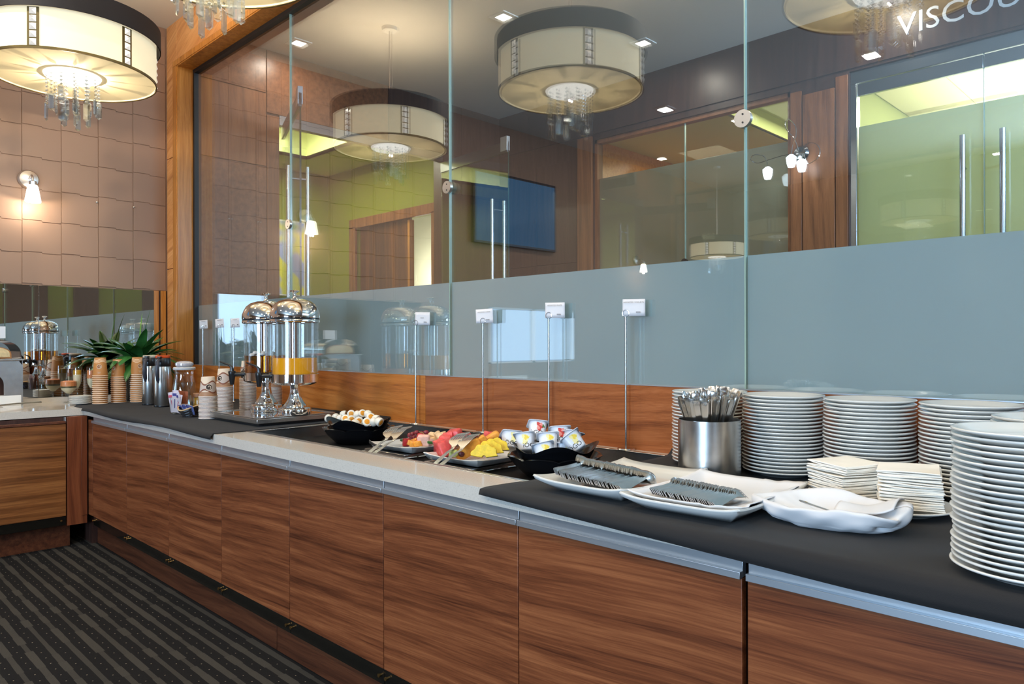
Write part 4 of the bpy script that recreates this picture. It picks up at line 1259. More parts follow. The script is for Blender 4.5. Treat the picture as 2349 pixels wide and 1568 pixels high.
for i in range(48):
    az = i * 2.399 + lr.uniform(-.25, .25)
    ring = i / 48
    el = 1.30 - 1.15 * ring + lr.uniform(-.12, .12)
    ln = lr.uniform(.31, .40) * (1 if ring > .15 else .85)
    if math.cos(az) < -.3: ln *= .85
    mk('leaf', leaf_mb(az, el, ln, lr.uniform(.036, .050), lr.uniform(1.1, 1.7) * (.62 + .7 * ring)), LEAF, t, angle=75)
for az, el, ln in ((2.6, 1.30, .42), (.9, 1.45, .44)):
    mk('leaf', leaf_mb(az, el, ln, .006, .2), LEAFL, t, angle=75)

# desserts in stemmed glasses by the mirror
def dessert(x, y, label, prof, fill, gr):
    t = thing('dessert_glass', label, 'dessert', (x, y, .9152), group=gr)
    mk('glass', MB().lathe(prof, 36), GLASSW, t)
    for nm, pr, m in fill: mk(nm, MB().lathe(pr, 32), m, t)
    return t


CREAM, PEACH, GOLD, HERB = pbr('cream_layer', S(232, 222, 190), .6), pbr('peach_layer', S(226, 140, 84), .5), pbr('golden_layer', S(206, 156, 44), .4), pbr('herb_layer', S(70, 72, 40), .7)
fl = [(0, 0), (.034, 0), (.035, .003), (.006, .010), (.0045, .09), (.010, .105), (.026, .14), (.031, .19), (.029, .262), (.0285, .264)]
dessert(-6.17, -.845, 'stemmed flute with cream and golden layers nearer the steel case', fl, [('cream', [(0, .104), (.008, .106), (.024, .14), (.028, .180), (.028, .205), (0, .205)], CREAM), ('topping', [(0, .205), (.028, .205), (.027, .238), (0, .240)], GOLD)], 'desserts in stemmed flutes')
dessert(-6.12, -.765, 'stemmed flute with cream and peach layers behind the brown cups', fl, [('cream', [(0, .104), (.008, .106), (.024, .14), (.028, .175), (0, .178)], CREAM), ('topping', [(0, .178), (.028, .176), (.027, .236), (0, .238)], PEACH)], 'desserts in stemmed flutes')
dessert(-6.16, -.905, 'low stemmed dessert glass layered cream, dark herbs and peach', [(0, 0), (.034, 0), (.035, .003), (.006, .009), (.005, .06), (.018, .07), (.046, .095), (.055, .13), (.053, .16), (.0535, .162)],
        [('cream', [(0, .066), (.018, .072), (.044, .096), (.049, .110), (0, .110)], CREAM), ('herbs', [(0, .110), (.050, .110), (.052, .122), (0, .122)], HERB), ('topping', [(0, .122), (.052, .122), (.051, .155), (.03, .162), (0, .163)], PEACH)], 'desserts in stemmed flutes')

# steel roll-top case at the picture's edge
t = thing('pastry_case', 'polished steel roll-top case with an arched recess against the mirror', 'food case', (-6.272, -1.40, .9152))
b = MB()
arch = [(-.10, .03)] + [(-.10 + 0, .15)] + [(.10 * -math.cos(a), .15 + .085 * math.sin(a)) for a in [k * PI / 12 for k in range(1, 12)]] + [(.10, .15), (.10, .03)]
outer = [(-.215, 0), (-.215, .322), (.215, .322), (.215, 0)]
# front panel with arched opening, built as a strip between arch and outline
n = len(arch)
vs, fs = [], []
for i, (y, z) in enumerate(arch):
    k = i / (n - 1)
    oy, oz_ = (-.215, .322 * min(1, k * 4)) if k < .25 else ((-.215 + .43 * (k - .25) * 2, .322) if k < .75 else (.215, .322 * max(0, (1 - k) * 4)))
    vs += [(.08, y, z), (.08, oy, oz_)]
for i in range(n - 1): fs.append((2 * i, 2 * i + 1, 2 * i + 3, 2 * i + 2))
b.add(vs, fs)
mk('front_panel', b, STEEL, t, smooth=False, solid=.003)
mk('body', MB().box(-.085, .0, -.215, .215, 0, .322).box(0, .078, -.215, -.21, 0, .322).box(0, .078, .21, .215, 0, .322).box(0, .078, -.21, .21, .317, .322), STEEL, t, smooth=False)
mk('lower_tray', MB().box(.0, .083, -.205, .205, 0, .07), WHITEP, t, bevel=.003)
mk('recess_back', MB().box(.0, .002, -.2, .2, .07, .31), DARKW, t)
dome = MB()
dome.grid(lambda u, v: (-.08 + .17 * u, .205 * math.cos(v * PI), .325 + .150 * math.sin(v * PI) ** .62), 4, 40)
endp = MB()
for s in (-.08, .09):
    m_ = 40
    vs = [(s, 0, .325)] + [(s, .205 * math.cos(k * PI / m_), .325 + .150 * math.sin(k * PI / m_) ** .62) for k in range(m_ + 1)]
    (endp if s > 0 else dome).add(vs, [(0, k + 1, k + 2) for k in range(m_)])
mk('roll_top', dome, CHROME, t, angle=50)
mk('clear_end', endp, CLEAR, t)
mk('top_ledge', MB().box(-.085, .11, -.22, .22, .318, .328), STEEL, t, bevel=.002)
mk('menu_card', MB().box(-.02, -.018, .0, .13, .475, .56), CARD, t)

bl = MB().grid(lambda u, v: (-.055 + .12 * u, .15 * math.cos(PI * v), .012 + .088 * math.sin(PI * v) ** .5), 4, 24)
for s_ in (-.055, .065): bl.add([(s_, 0, .012)] + [(s_, .15 * math.cos(PI * k / 24), .012 + .088 * math.sin(PI * k / 24) ** .5) for k in range(25)], [(0, k + 1, k + 2) for k in range(24)])
o = mk('bread_loaf', bl, pbr('bread_crust', S(176, 116, 64), .7, var=.2, vscale=30, bump=.4, bscale=120), loc=(-6.272, -1.40, .9152 + .320), angle=50)
tag(o, 'brown loaf of bread behind the clear end of the steel roll-top case', 'bread')
mk('cut_face', MB().prism([(.14 * math.cos(PI * k / 20), .022 + .072 * math.sin(PI * k / 20) ** .5) for k in range(21)], 0, .002, M=Matrix.Translation((.0655, 0, 0)) @ Matrix(((0, 0, 1, 0), (1, 0, 0, 0), (0, 1, 0, 0), (0, 0, 0, 1)))), pbr('bread_crumb', S(226, 200, 152), .8, var=.15, vscale=60), o)

# side plate with serving tongs at the picture's edge
t = thing('side_plate', 'white plate lying on the corner counter in front of the steel case', 'plate', (-5.83, -1.50, .9158))
mk('dish', MB().lathe([(0, .004), (.07, .004), (.075, .0), (.08, .003), (.125, .014), (.127, .017), (.124, .018), (.08, .008), (0, .008)], 48), PORCELAIN, t)
t = thing('serving_tongs', 'slim steel tongs resting on the edge plate with tips over the counter', 'tongs', (0, 0, 0))
p0, p1 = Vector((-5.86, -1.42, .940)), on_z(93, 922, .930)
for s in (-1, 1):
    sd = Vector((.5, .6, 0)).normalized() * .006 * s
    mk('arm', MB().tube([p0 + sd, (p0 + p1) / 2 + sd * 1.8 + Vector((0, 0, .004)), p1 + sd * .5], [.004, .005, .006], 8), STEEL, t)
mk('hinge_cap', MB().ell(p1, .011, .009, .007, 12, 6), STEEL, t)

# ------------------------------------------------------------------ plate stacks
ZT = .9195
PR = .127
plate_me = MB().lathe([(0, .0035), (.070, .0035), (.072, .0), (.078, .0), (.082, .004), (.100, .0085), (PR - .004, .0165), (PR, .0185), (PR + .0004, .0205), (PR - .0012, .0222), (PR - .006, .0215), (.098, .0125), (.080, .0085), (.05, .0075), (0, .0075)], 64).mesh('dinner_plate', PORCELAIN, angle=60)
gP = 'white dinner plates stacked on the black runner'


def plate_stack(x, y, n, pitch, where, wob, bow=0):
    for k in range(n):
        dx, dy = rnd.uniform(-wob, wob), rnd.uniform(-wob, wob)
        u = k / (n - 1)
        o = mk('dinner_plate', plate_me, None, loc=(x + dx + bow * (u - .3) ** 2 * 4, y + dy, ZT + k * pitch))
        pos = 'topmost' if k == n - 1 else ('lowest' if k == 0 else nth(n - k) + ' from top')
        tag(o, 'white dinner plate, %s of stack %s' % (pos, where), 'plate', gP)


plate_stack(-1.325, -.150, 22, .0113, 'behind the steel cutlery can', .0018)
plate_stack(-1.058, -.148, 22, .0113, 'right beside the steel cutlery can', .0016)
plate_stack(-.792, -.152, 22, .0113, 'straight behind the paper napkins', .0016)
plate_stack(-.526, -.152, 22, .0113, 'along the board past the napkins', .0012)
plate_stack(-.288, -.452, 22, .0113, 'hidden behind the big front stack', .0012)
plate_stack(-.272, -.848, 23, .0112, 'at the very front of the counter', .0028)

# ------------------------------------------------------------------ steel can full of knives
CX, CY, CRAD = on_y(1627, 1000, -.362).x, -.362, .097
t = thing('cutlery_can', 'brushed steel cylinder can holding upright knives before the plate stacks', 'cutlery can', (CX, CY, ZT))
mk('wall', MB().lathe([(0, 0), (CRAD, 0), (CRAD, .184), (CRAD - .0012, .1845), (CRAD - .0024, .184), (CRAD - .0024, .003), (0, .003)], 72), STEEL, t, angle=50)


def bar_mb(secs):
    """flat bar from cross-sections (z, half width, half thickness, x offset, y offset)"""
    b = MB()
    vs = []
    for z, w, h, ox, oy in secs:
        for a, c in ((-1, -.55), (-.72, -1), (.72, -1), (1, -.55), (1, .55), (.72, 1), (-.72, 1), (-1, .55)):
            vs.append((ox + a * w, oy + c * h, z))
    n = len(secs)
    fs = [tuple(range(8))[::-1], tuple((n - 1) * 8 + k for k in range(8))]
    for i in range(n - 1):
        for k in range(8):
            k2 = (k + 1) % 8
            fs.append((i * 8 + k, i * 8 + k2, (i + 1) * 8 + k2, (i + 1) * 8 + k))
    return b.add(vs, fs)


knife_me = bar_mb([(0, .006, .0008, 0, 0), (.06, .0095, .0010, 0, 0), (.10, .0085, .0014, 0, 0), (.118, .0055, .0030, 0, 0), (.14, .0072, .0024, 0, 0), (.20, .0100, .0028, 0, 0), (.232, .0116, .0030, 0, .0005), (.243, .0114, .0028, 0, .001), (.2475, .0098, .0020, 0, .001)]).mesh('table_knife', CUTLERY, angle=22)
kr = random.Random(5)
spots = []
for ring, n, tilt in ((.083, 26, .34), (.064, 19, .22), (.042, 12, .13), (.016, 5, .05)):
    for k in range(n):
        spots.append((ring, 2 * PI * (k + .5 * kr.random()) / n + ring * 20, tilt + kr.uniform(-.05, .05)))
for i, (ring, a, tilt) in enumerate(spots):
    ztop = .262 + kr.uniform(-.010, .014) - .12 * max(0, ring - .06) + .10 * (math.cos(a - 1.3)) * ring * 1.5
    dirv = Vector((math.cos(a) * math.sin(tilt), math.sin(a) * math.sin(tilt), math.cos(tilt)))
    top = Vector((CX + ring * math.cos(a) * 1.12, CY + ring * math.sin(a) * 1.12, ZT + ztop))
    base = top - dirv * .2475
    # keep the blade inside the can
    q = Vector((base.x - CX, base.y - CY, 0))
    q0 = dirv.to_track_quat('Z', 'Y')
    o = mk('table_knife', knife_me, None, loc=base)
    o.rotation_mode = 'QUATERNION'
    o.rotation_quaternion = q0 @ Euler((0, 0, kr.uniform(-.9, .9) + (0 if ring > .05 else kr.uniform(-2, 2)))).to_quaternion()
    dr_ = ('napkins', 'second plate stack', 'board', 'first plate stack', 'yogurts', 'spoon platter', 'fork platter', 'linen basket')[int(((a + PI / 8) % (2 * PI)) / (PI / 4))]
    tag(o, 'steel knife standing in the can, %s ring, on the side of the %s' % (('outermost' if ring > .08 else 'second' if ring > .06 else 'third' if ring > .04 else 'innermost'), dr_), 'knife', 'knives standing in the steel can')

# ------------------------------------------------------------------ square platters
def platter(label, x, y, rz, w, d):
    t = thing('serving_platter', label, 'platter', (x, y, ZT), (0, 0, rz), group='white square platters for cutlery')

    def P(lift, inset, th):
        def f(u, v):
            a, b = (u - .5) * 2, (v - .5) * 2
            e = max(abs(a), abs(b))
            c = abs(a * b)
            z = .004 + lift * max(0, (e - .55) / .45) ** 2 + .010 * c ** 4
            return (a * (w / 2 - inset), b * (d / 2 - inset), z + th)
        return f
    b = MB().grid(P(.026, 0, 0.006), 24, 24)
    mk('dish', b, PORCELAIN, t, solid=.006, angle=80)
    f = P(.026, 0, .006)
    sk = MB()
    n = 24
    loop = [f(i / n, 0) for i in range(n)] + [f(1, i / n) for i in range(n)] + [f(1 - i / n, 1) for i in range(n)] + [f(0, 1 - i / n) for i in range(n)]
    vs = []
    for x_, y_, z_ in loop: vs += [(x_, y_, z_ + .001), (x_ * .985, y_ * .985, z_ - .010), (x_ * .72, y_ * .72, .001)]
    m = len(loop)
    fs = []
    for i in range(m):
        j = (i + 1) % m
        fs += [(3 * i, 3 * j, 3 * j + 1, 3 * i + 1), (3 * i + 1, 3 * j + 1, 3 * j + 2, 3 * i + 2)]
    fs.append(tuple(3 * i + 2 for i in range(m)))
    mk('outer_wall', sk.add(vs, fs), PORCELAIN, t, angle=60)
    return t


platter('white square platter holding the fanned row of spoons', -1.302, -.690, .0, .31, .44)
platter('white square platter lined with a napkin holding the forks', -.985, -.705, .06, .315, .45)
# linen napkin under the forks
def nap(u, v):
    a, b = (u - .5) * 2, (v - .5) * 2
    e = max(abs(a), abs(b))
    over = max(0, a - .93) * .5
    z = .0145 + .027 * max(0, (e - .55) / .45) ** 2 + .010 * abs(a * b) ** 4 + .0012 * noise.noise(Vector((u * 9, v * 4, 2)))
    z += .0015 * math.sin(a * 16 + b * 3) * (a > .3)
    return (a * .152 + over * .10, b * .205 + .006, z - over * .14 + (.006 if abs(b) < .8 and a > .55 else 0))


o = mk('lining_napkin', MB().grid(nap, 40, 40), LINEN, loc=(-.985, -.705, ZT), rot=(0, 0, .06), solid=.002, angle=80)
tag(o, 'white linen napkin lining the platter under the forks', 'napkin')


def spoon_mesh():
    b = MB()
    # handle along +Y from 0 to .125, bowl .125 to .19, convex side up (+Z)
    secs = [(0, .0080, .0008, .000), (.006, .0098, .0011, .000), (.03, .0085, .0012, .001), (.07, .0052, .0014, .003), (.105, .0036, .0018, .009), (.122, .0036, .0018, .0135)]
    vs = []
    for y, w, h, z in secs:
        for a, c in ((-1, -1), (1, -1), (1, 1), (-1, 1)): vs.append((a * w, y, z + c * h))
    fs = [(0, 1, 2, 3)]
    for i in range(len(secs) - 1):
        for k in range(4): fs.append((4 * i + k, 4 * i + (k + 1) % 4, 4 * i + 4 + (k + 1) % 4, 4 * i + 4 + k))
    b.add(vs, fs)
    nu, nv = 10, 8

    def B(off):
        def f(u, v):
            y = .120 + .074 * u
            w = .0235 * math.sin(PI * min(1, (u * .90 + .06))) ** .62
            x = (v - .5) * 2
            dome = (1 - x * x) * math.sin(PI * min(1, u * .94 + .03)) ** .8
            return (x * w, y, .0125 + .0125 * dome - .016 * u * u + off)
        return f
    b.grid(B(.0008), nu, nv).grid(B(-.0008), nu, nv)
    rim = []
    return b.mesh('table_spoon', CUTLERY, angle=50, weld=False)


def fork_mesh():
    b = MB()
    secs = [(0, .0078, .0009, .000), (.006, .0098, .0012, .000), (.03, .0085, .0013, .001), (.07, .0050, .0015, .004), (.105, .0036, .0019, .009), (.118, .0045, .0016, .0125), (.126, .0110, .0012, .0145), (.136, .0125, .0011, .0155), (.142, .0125, .0011, .0150)]
    vs = []
    for y, w, h, z in secs:
        for a, c in ((-1, -1), (1, -1), (1, 1), (-1, 1)): vs.append((a * w, y, z + c * h))
    fs = [(0, 1, 2, 3)]
    n = len(secs)
    for i in range(n - 1):
        for k in range(4): fs.append((4 * i + k, 4 * i + (k + 1) % 4, 4 * i + 4 + (k + 1) % 4, 4 * i + 4 + k))
    fs.append((4 * n - 1, 4 * n - 2, 4 * n - 3, 4 * n - 4))
    b.add(vs, fs)
    for k in range(4):
        x = -.0108 + k * .0072
        tv = []
        tsec = [(.141, .0019, .0150), (.158, .0017, .0128), (.176, .0015, .0070), (.190, .0007, .0010)]
        for y, w, z in tsec:
            for a, c in ((-1, -1), (1, -1), (1, 1), (-1, 1)): tv.append((x + a * w, y, z + c * .0010))
        tf = [(0, 1, 2, 3), (15, 14, 13, 12)]
        for i in range(3):
            for q in range(4): tf.append((4 * i + q, 4 * i + (q + 1) % 4, 4 * i + 4 + (q + 1) % 4, 4 * i + 4 + q))
        b.add(tv, tf)
    return b.mesh('table_fork', CUTLERY, angle=40)


spoon_me, fork_me = spoon_mesh(), fork_mesh()
ns = 44
for i in range(ns):
    u = i / (ns - 1)
    x, y = -1.415 + .245 * u, -.862 - .012 * u
    o = mk('table_spoon', spoon_me, None, loc=(x, y + rnd.uniform(-.004, .004), ZT + .049 + rnd.uniform(-.001, .001) - .009 * u + (.006 if i in (0, 1, 2) else 0)), rot=(-.02, 1.08 + rnd.uniform(-.05, .05) - .35 * max(0, (u - .8) / .2), .24 + rnd.uniform(-.02, .02) - .05 * u))
    o.scale = (1.12, 1.1, 1.12)
    tag(o, 'steel spoon, %s from the egg end of the nested row on the platter' % nth(i + 1), 'spoon', 'spoons nested in a row on the platter')
nf = 33
for i in range(nf):
    u = i / (nf - 1)
    x, y = -1.080 + .185 * u, -.868 - .010 * u
    o = mk('table_fork', fork_me, None, loc=(x, y + rnd.uniform(-.003, .003), ZT + .045 - .005 * u), rot=(-.06, .98 + rnd.uniform(-.05, .05) - (.25 * max(0, (u - .9) / .1)), .16 + rnd.uniform(-.015, .015) - .10 * u))
    tag(o, 'steel fork, %s from the spoon side of the nested row on the napkin' % nth(i + 1), 'fork', 'forks nested in a row on the lined platter')

# ------------------------------------------------------------------ paper napkins fanned on a plate
o = mk('dinner_plate', plate_me, None, loc=(-.612, -.462, ZT))
tag(o, 'single white plate under the paper napkin piles', 'plate')
NS = .136
nms = []
for k in range(5):
    def Pn(u, v, k=k):
        return ((u - .5) * NS, (v - .5) * NS, .0011 * math.sin(u * 5 + k * 1.7) + .0010 * math.sin(v * 4 + k) + .004 * (u * v) ** 3)
    b = MB()
    b.grid(lambda u, v: Vector(Pn(u, v)) + Vector((0, 0, .0020)), 8, 8).grid(lambda u, v: Vector(Pn(u, v)) - Vector((0, 0, .0016)), 8, 8)
    n = 8
    loop = [(i / n, 0) for i in range(n)] + [(1, i / n) for i in range(n)] + [(1 - i / n, 1) for i in range(n)] + [(0, 1 - i / n) for i in range(n)]
    vs, fs = [], []
    for u, v in loop:
        p = Vector(Pn(u, v)); q = Vector((p.x, p.y, 0)) * .016
        vs += [p + Vector((0, 0, .0020)), p + q + Vector((0, 0, .0006)), p + q - Vector((0, 0, .0004)), p - Vector((0, 0, .0016))]
    for i in range(len(loop)):
        j = (i + 1) % len(loop)
        for q in range(3): fs.append((4 * i + q, 4 * j + q, 4 * j + q + 1, 4 * i + q + 1))
    b.add(vs, fs)
    nms.append(b.mesh('paper_napkin', PAPER, angle=50))
for pile, (x, y, rz, n, z0, where) in enumerate(((-.757, -.425, -.52, 24, ZT + .004, 'in the pile nearer the cutlery can'), (-.590, -.462, .33, 22, ZT + .022, 'in the pile nearer the front plates'))):
    for k in range(n):
        u = k / (n - 1)
        z = z0 + k * .00425
        fan = (.10 * (u - .5) if pile == 0 else -.10 * (u - .5))
        if pile == 0 and k > 17: fan += .05
        o = mk('paper_napkin', nms[(k * 3) % 5], None, loc=(x + rnd.uniform(-.0025, .0025), y + rnd.uniform(-.0025, .0025), z + (.003 if pile == 0 and k > 17 else 0)), rot=(rnd.uniform(-.010, .010), rnd.uniform(-.010, .010), rz + fan + rnd.uniform(-.02, .02) + (0 if k % 2 else PI)))
        tag(o, 'cream paper napkin, %s %s' % ('topmost' if k == n - 1 else ('lowest' if k == 0 else nth(n - k) + ' from top'), where), 'napkin', 'folded paper napkins in two piles')

# linen-wrapped basket with one spoon
bx, by = -.688, -.700
t = thing('linen_basket', 'white linen napkin folded into a boat-shaped basket before the paper napkins', 'napkin basket', (bx, by, ZT), (0, 0, .10))


def rim(a):
    """rim height of the folded cloth around the boat (a = 0 at the plump end, pi at the pointed end)"""
    h = .046 + .012 * math.exp(-((a - .30) / .42) ** 2) + .008 * math.exp(-((a - 1.75) / .5) ** 2)
    h += -.010 * math.exp(-((a + .55) / .28) ** 2) - .004 * math.exp(-((a + 2.4) / .5) ** 2) + .003 * math.sin(4 * a + .6)
    return h


def bk(u, v):
    a = u * 2 * PI
    if a > PI: a -= 2 * PI
    ca, sa = math.cos(a), math.sin(a)
    rx, ry = .168, .112
    tip = math.exp(-((abs(a) - PI) / .42) ** 2)
    h = rim(a) - .006 * tip
    curl = math.exp(-((a + .62) / .17) ** 2)              # the rolled fold at the front corner
    pleat = .07 * math.sin(6 * a + .5) * (.4 + .6 * math.sin(2 * a) ** 2)
    if v < .55:                                           # outside, from the table up to the soft rim
        k = v / .55
        f = .60 + .40 * math.sin(k * PI / 2) ** .7 + (.035 * math.sin(5 * a + 2.5 * k) + .02 * math.sin(9 * a - 4 * k)) * math.sin(PI * k)
        z = h * (k ** 1.25)
        rr = f
    else:                                                 # over the rim and down inside
        k = (v - .55) / .45
        rr = 1 - .055 * (1 - math.cos(min(1, k * 5) * PI)) / 2 - .93 * max(0, k - .1) / .9
        z = h + .0045 * math.sin(min(1, k * 5) * PI) - (h - .015) * (1 - math.cos(min(1, max(0, k - .08) * 1.7) * PI)) / 2
        z += .006 * math.sin(k * PI) * math.sin(5 * a + 1) * (k > .12)
    e = 1 + .13 * tip * (1 if v < .8 else .4)
    rr += pleat * .35 * (v > .2) * (v < .75)
    rr -= .10 * curl * (.2 < v < .62) * math.sin((v - .2) / .42 * PI)
    x, y = ca * rx * rr * e, sa * ry * rr * (1 - .30 * tip)
    x += .018 * curl * (v > .35) * (v < .7)
    z += .0045 * noise.noise(Vector((ca * 3.5, sa * 3.5, v * 4)))
    return (x, y, max(.0015, z))


mk('folded_cloth', MB().grid(bk, 128, 46), LINEN, t, angle=80, solid=.0025)
flap = MB().grid(lambda u, v: (.015 + .125 * u, -.050 + .112 * v + .012 * u, .036 + .024 * u * u + .012 * math.sin(v * PI) * (1 - .3 * u) + .004 * math.sin(u * 6 + v * 3)), 18, 18)
mk('inner_fold', flap, LINEN, t, solid=.003, angle=80)
o = mk('teaspoon', bar_mb([(0, .0035, .0012, 0, 0), (.06, .0045, .0015, 0, 0), (.10, .0080, .0016, 0, 0), (.118, .0098, .0018, 0, 0), (.128, .0085, .0016, 0, 0), (.132, .004, .001, 0, 0)]), CUTLERY, angle=30)
p0, p1 = on_z(1925, 1178, ZT + .028), on_z(1833, 1147, ZT + .056)
dv = (p1 - p0).normalized()
o.rotation_mode = 'QUATERNION'
o.location = p1 - dv * .132
xa = dv.cross(Vector((0, 0, 1))).normalized(); ya = dv.cross(xa)
o.rotation_quaternion = Matrix((xa, ya, dv)).transposed().to_quaternion()
tag(o, 'lone steel teaspoon handle poking out of the linen basket', 'spoon')
mk('oval_stamp', MB().lathe([(.0022, 0), (.0032, .0006), (.0042, 0)], 20), BRASS, o, loc=(0, -.0019, .116), rot=(PI / 2, 0, 0))
# ------------------------------------------------------------------ black bowls
WF = .8595
def bowl_pair(x, y, label_out, label_in, rot):
    sc = lambda a, r, z: (r, z + (.010 * (abs(math.sin(4 * a)) ** .5) if z > .055 else 0))
    o = mk('serving_bowl', MB().lathe([(0, 0), (.105, 0), (.112, .004), (.152, .042), (.172, .066), (.176, .068), (.177, .065), (.169, .066), (.152, .040), (.110, .006), (0, .004)][:6] + [(.166, .070), (.146, .041), (.106, .008), (0, .006)], 96, fn=sc), BLACKGLOSS, loc=(x, y, WF), rot=(0, 0, rot), angle=60)
    tag(o, label_out, 'bowl', 'black scalloped bowls in the cold well')
    wv = lambda a, r, z: (r * (1 + (.07 * math.cos(4 * a) if z > .02 else 0) * (z / .1)), z + (.016 * math.cos(4 * a) if z > .05 else 0))
    o = mk('wavy_bowl', MB().lathe([(0, 0), (.085, 0), (.10, .006), (.126, .045), (.150, .088), (.153, .0885), (.151, .086), (.123, .048), (.098, .010), (0, .006)], 96, fn=wv), BLACKGLOSS, loc=(x, y, WF + .020), rot=(0, 0, rot + .0), angle=60)
    tag(o, label_in, 'bowl', 'black wavy bowls nested in the scalloped ones')


EX, EY = -3.10, -.415
YX, YY = -1.805, -.420
bowl_pair(EX, EY, 'black scalloped bowl under the bowl of egg halves', 'black wavy-rimmed bowl heaped with egg halves', -.97)
bowl_pair(YX, YY, 'black scalloped bowl under the bowl of yogurts', 'black wavy-rimmed bowl full of yogurt cups', -.97 + .2)
# egg halves: flat cut at z=0 facing +Z
EGGW, YOLK = pbr('egg_white', S(236, 228, 212), .3, sss=.1), pbr('egg_yolk', S(226, 150, 36), .55, bump=.2, bscale=200)
eb = MB().lathe([(0, 0), (.0135, 0), (.0200, -.0005), (.0212, -.002), (.0208, -.012), (.0165, -.024), (.009, -.0305), (0, -.0325)], 24).mesh('egg_half', EGGW, angle=50)
yb = MB().lathe([(0, .0022), (.008, .0018), (.0128, .0006), (.0135, -.001)], 20).mesh('yolk', YOLK)
egg0 = None
eggs = [(262, 285, 0), (345, 275, 0), (430, 245, 0), (520, 240, 1), (588, 245, 0), (640, 238, 1), (705, 240, 0), (735, 280, 1), (795, 295, 0), (520, 300, 1), (455, 297, 1), (600, 318, 1), (690, 335, 1), (320, 312, 0), (470, 335, 0), (770, 325, 0), (395, 290, 0), (560, 345, 0), (830, 325, 0)]
er = random.Random(4)
k_ = 0


def put_egg(p, cut, label):
    global egg0
    view = (CAM - p).normalized()
    if cut: n = (view + Vector((er.uniform(-.5, .5), er.uniform(-.4, .4), er.uniform(-.2, .6)))).normalized()
    else: n = (Vector((er.uniform(-1, 1), er.uniform(.2, 1), er.uniform(-.9, .1)))).normalized()
    if egg0 is None:
        egg0 = mk('egg_half', eb, None); mk('yolk', yb, None, egg0); o = egg0
    else: o = dup(egg0)
    o.rotation_mode = 'QUATERNION'; o.location = p + n * .012; o.rotation_quaternion = n.to_track_quat('Z', 'Y')
    tag(o, label, 'egg', 'boiled egg halves in the wavy bowl')


for x, y, cut in eggs:
    px, py = 700 + x / 4.894, 900 + y / 4.894
    p = on_y(px, py, EY + (962 - py) * .0065)
    put_egg(p, cut, 'boiled egg half with its yellow yolk facing out, in the egg heap' if cut else 'boiled egg half showing only white, in the egg heap')
for k in range(12):
    a = k * 2 * PI / 12
    put_egg(Vector((EX + .085 * math.cos(a), EY + .085 * math.sin(a), WF + .075)), 0, 'boiled egg half in the lower layer of the egg heap')

# ------------------------------------------------------------------ yogurt cups
YB = pbr('yogurt_cup_white', S(228, 230, 236), .32)
FOIL = pbr('yogurt_cup_rim', S(206, 212, 222), .3)
YEL, YEL2, RED, RED2, GRN = pbr('print_yellow', S(236, 206, 70), .45), pbr('print_pale_yellow', S(240, 228, 160), .45), pbr('print_red', S(208, 66, 62), .45), pbr('print_pink', S(236, 150, 140), .45), pbr('print_green', S(70, 120, 60), .45)
SN = 3.2
YH = .066


def yhw(z):
    u = z / YH
    return .0285 + .0065 * u if u > .12 else .0285 * (.80 + .20 * math.sqrt(max(0, 1 - (1 - u / .12) ** 2))) + .0065 * u


def ysurf(x, z, off):
    h = yhw(z)
    x = max(-h * .98, min(h * .98, x))
    y = (h ** SN - abs(x) ** SN) ** (1 / SN)
    return (x, -y - off, z)


def sqr(a, r):
    return r / ((abs(math.cos(a)) ** SN + abs(math.sin(a)) ** SN) ** (1 / SN))


yprof = [(0, 0)] + [(yhw(z), z) for z in (.0, .002, .004, .008, .012, .02, .035, .05, .064)]
body_me = MB().lathe(yprof, 48, fn=lambda a, r, z: (sqr(a, r), z)).mesh('yogurt_body', YB, angle=60)
fl_me = MB().lathe([(0, .0635), (.0425, .0635), (.0430, .0645), (.0425, .0658), (0, .0660)], 48, fn=lambda a, r, z: (r / ((abs(math.cos(a)) ** 7 + abs(math.sin(a)) ** 7) ** (1 / 7)) * .97, z)).mesh('foil_rim', FOIL, angle=50)


def blot(parent, name, cx, cz, rx, rz_, mat, off, wob=.15, seed=0):
    vs = [ysurf(cx, cz, off)]
    n = 16
    for q in (.5, 1):
        for k in range(n):
            a = 2 * PI * k / n
            w = 1 + wob * math.sin(3 * a + seed) + wob * .6 * math.sin(5 * a + seed * 2)
            vs.append(ysurf(cx + rx * q * w * math.cos(a), max(.003, min(.062, cz + rz_ * q * w * math.sin(a))), off))
    fs = [(0, 1 + k, 1 + (k + 1) % n) for k in range(n)] + [(1 + k, 1 + n + k, 1 + n + (k + 1) % n, 1 + (k + 1) % n) for k in range(n)]
    mk(name, MB().add(vs, fs), mat, parent)


def word(parent, s, size, cx, cz, mat, off=.0007):
    b = text_mb(s, size)
    b.v = [ysurf(v[0] + cx, max(.002, min(.063, v[1] + cz)), off) for v in b.v]
    mk('lettering', b, mat, parent, smooth=False)


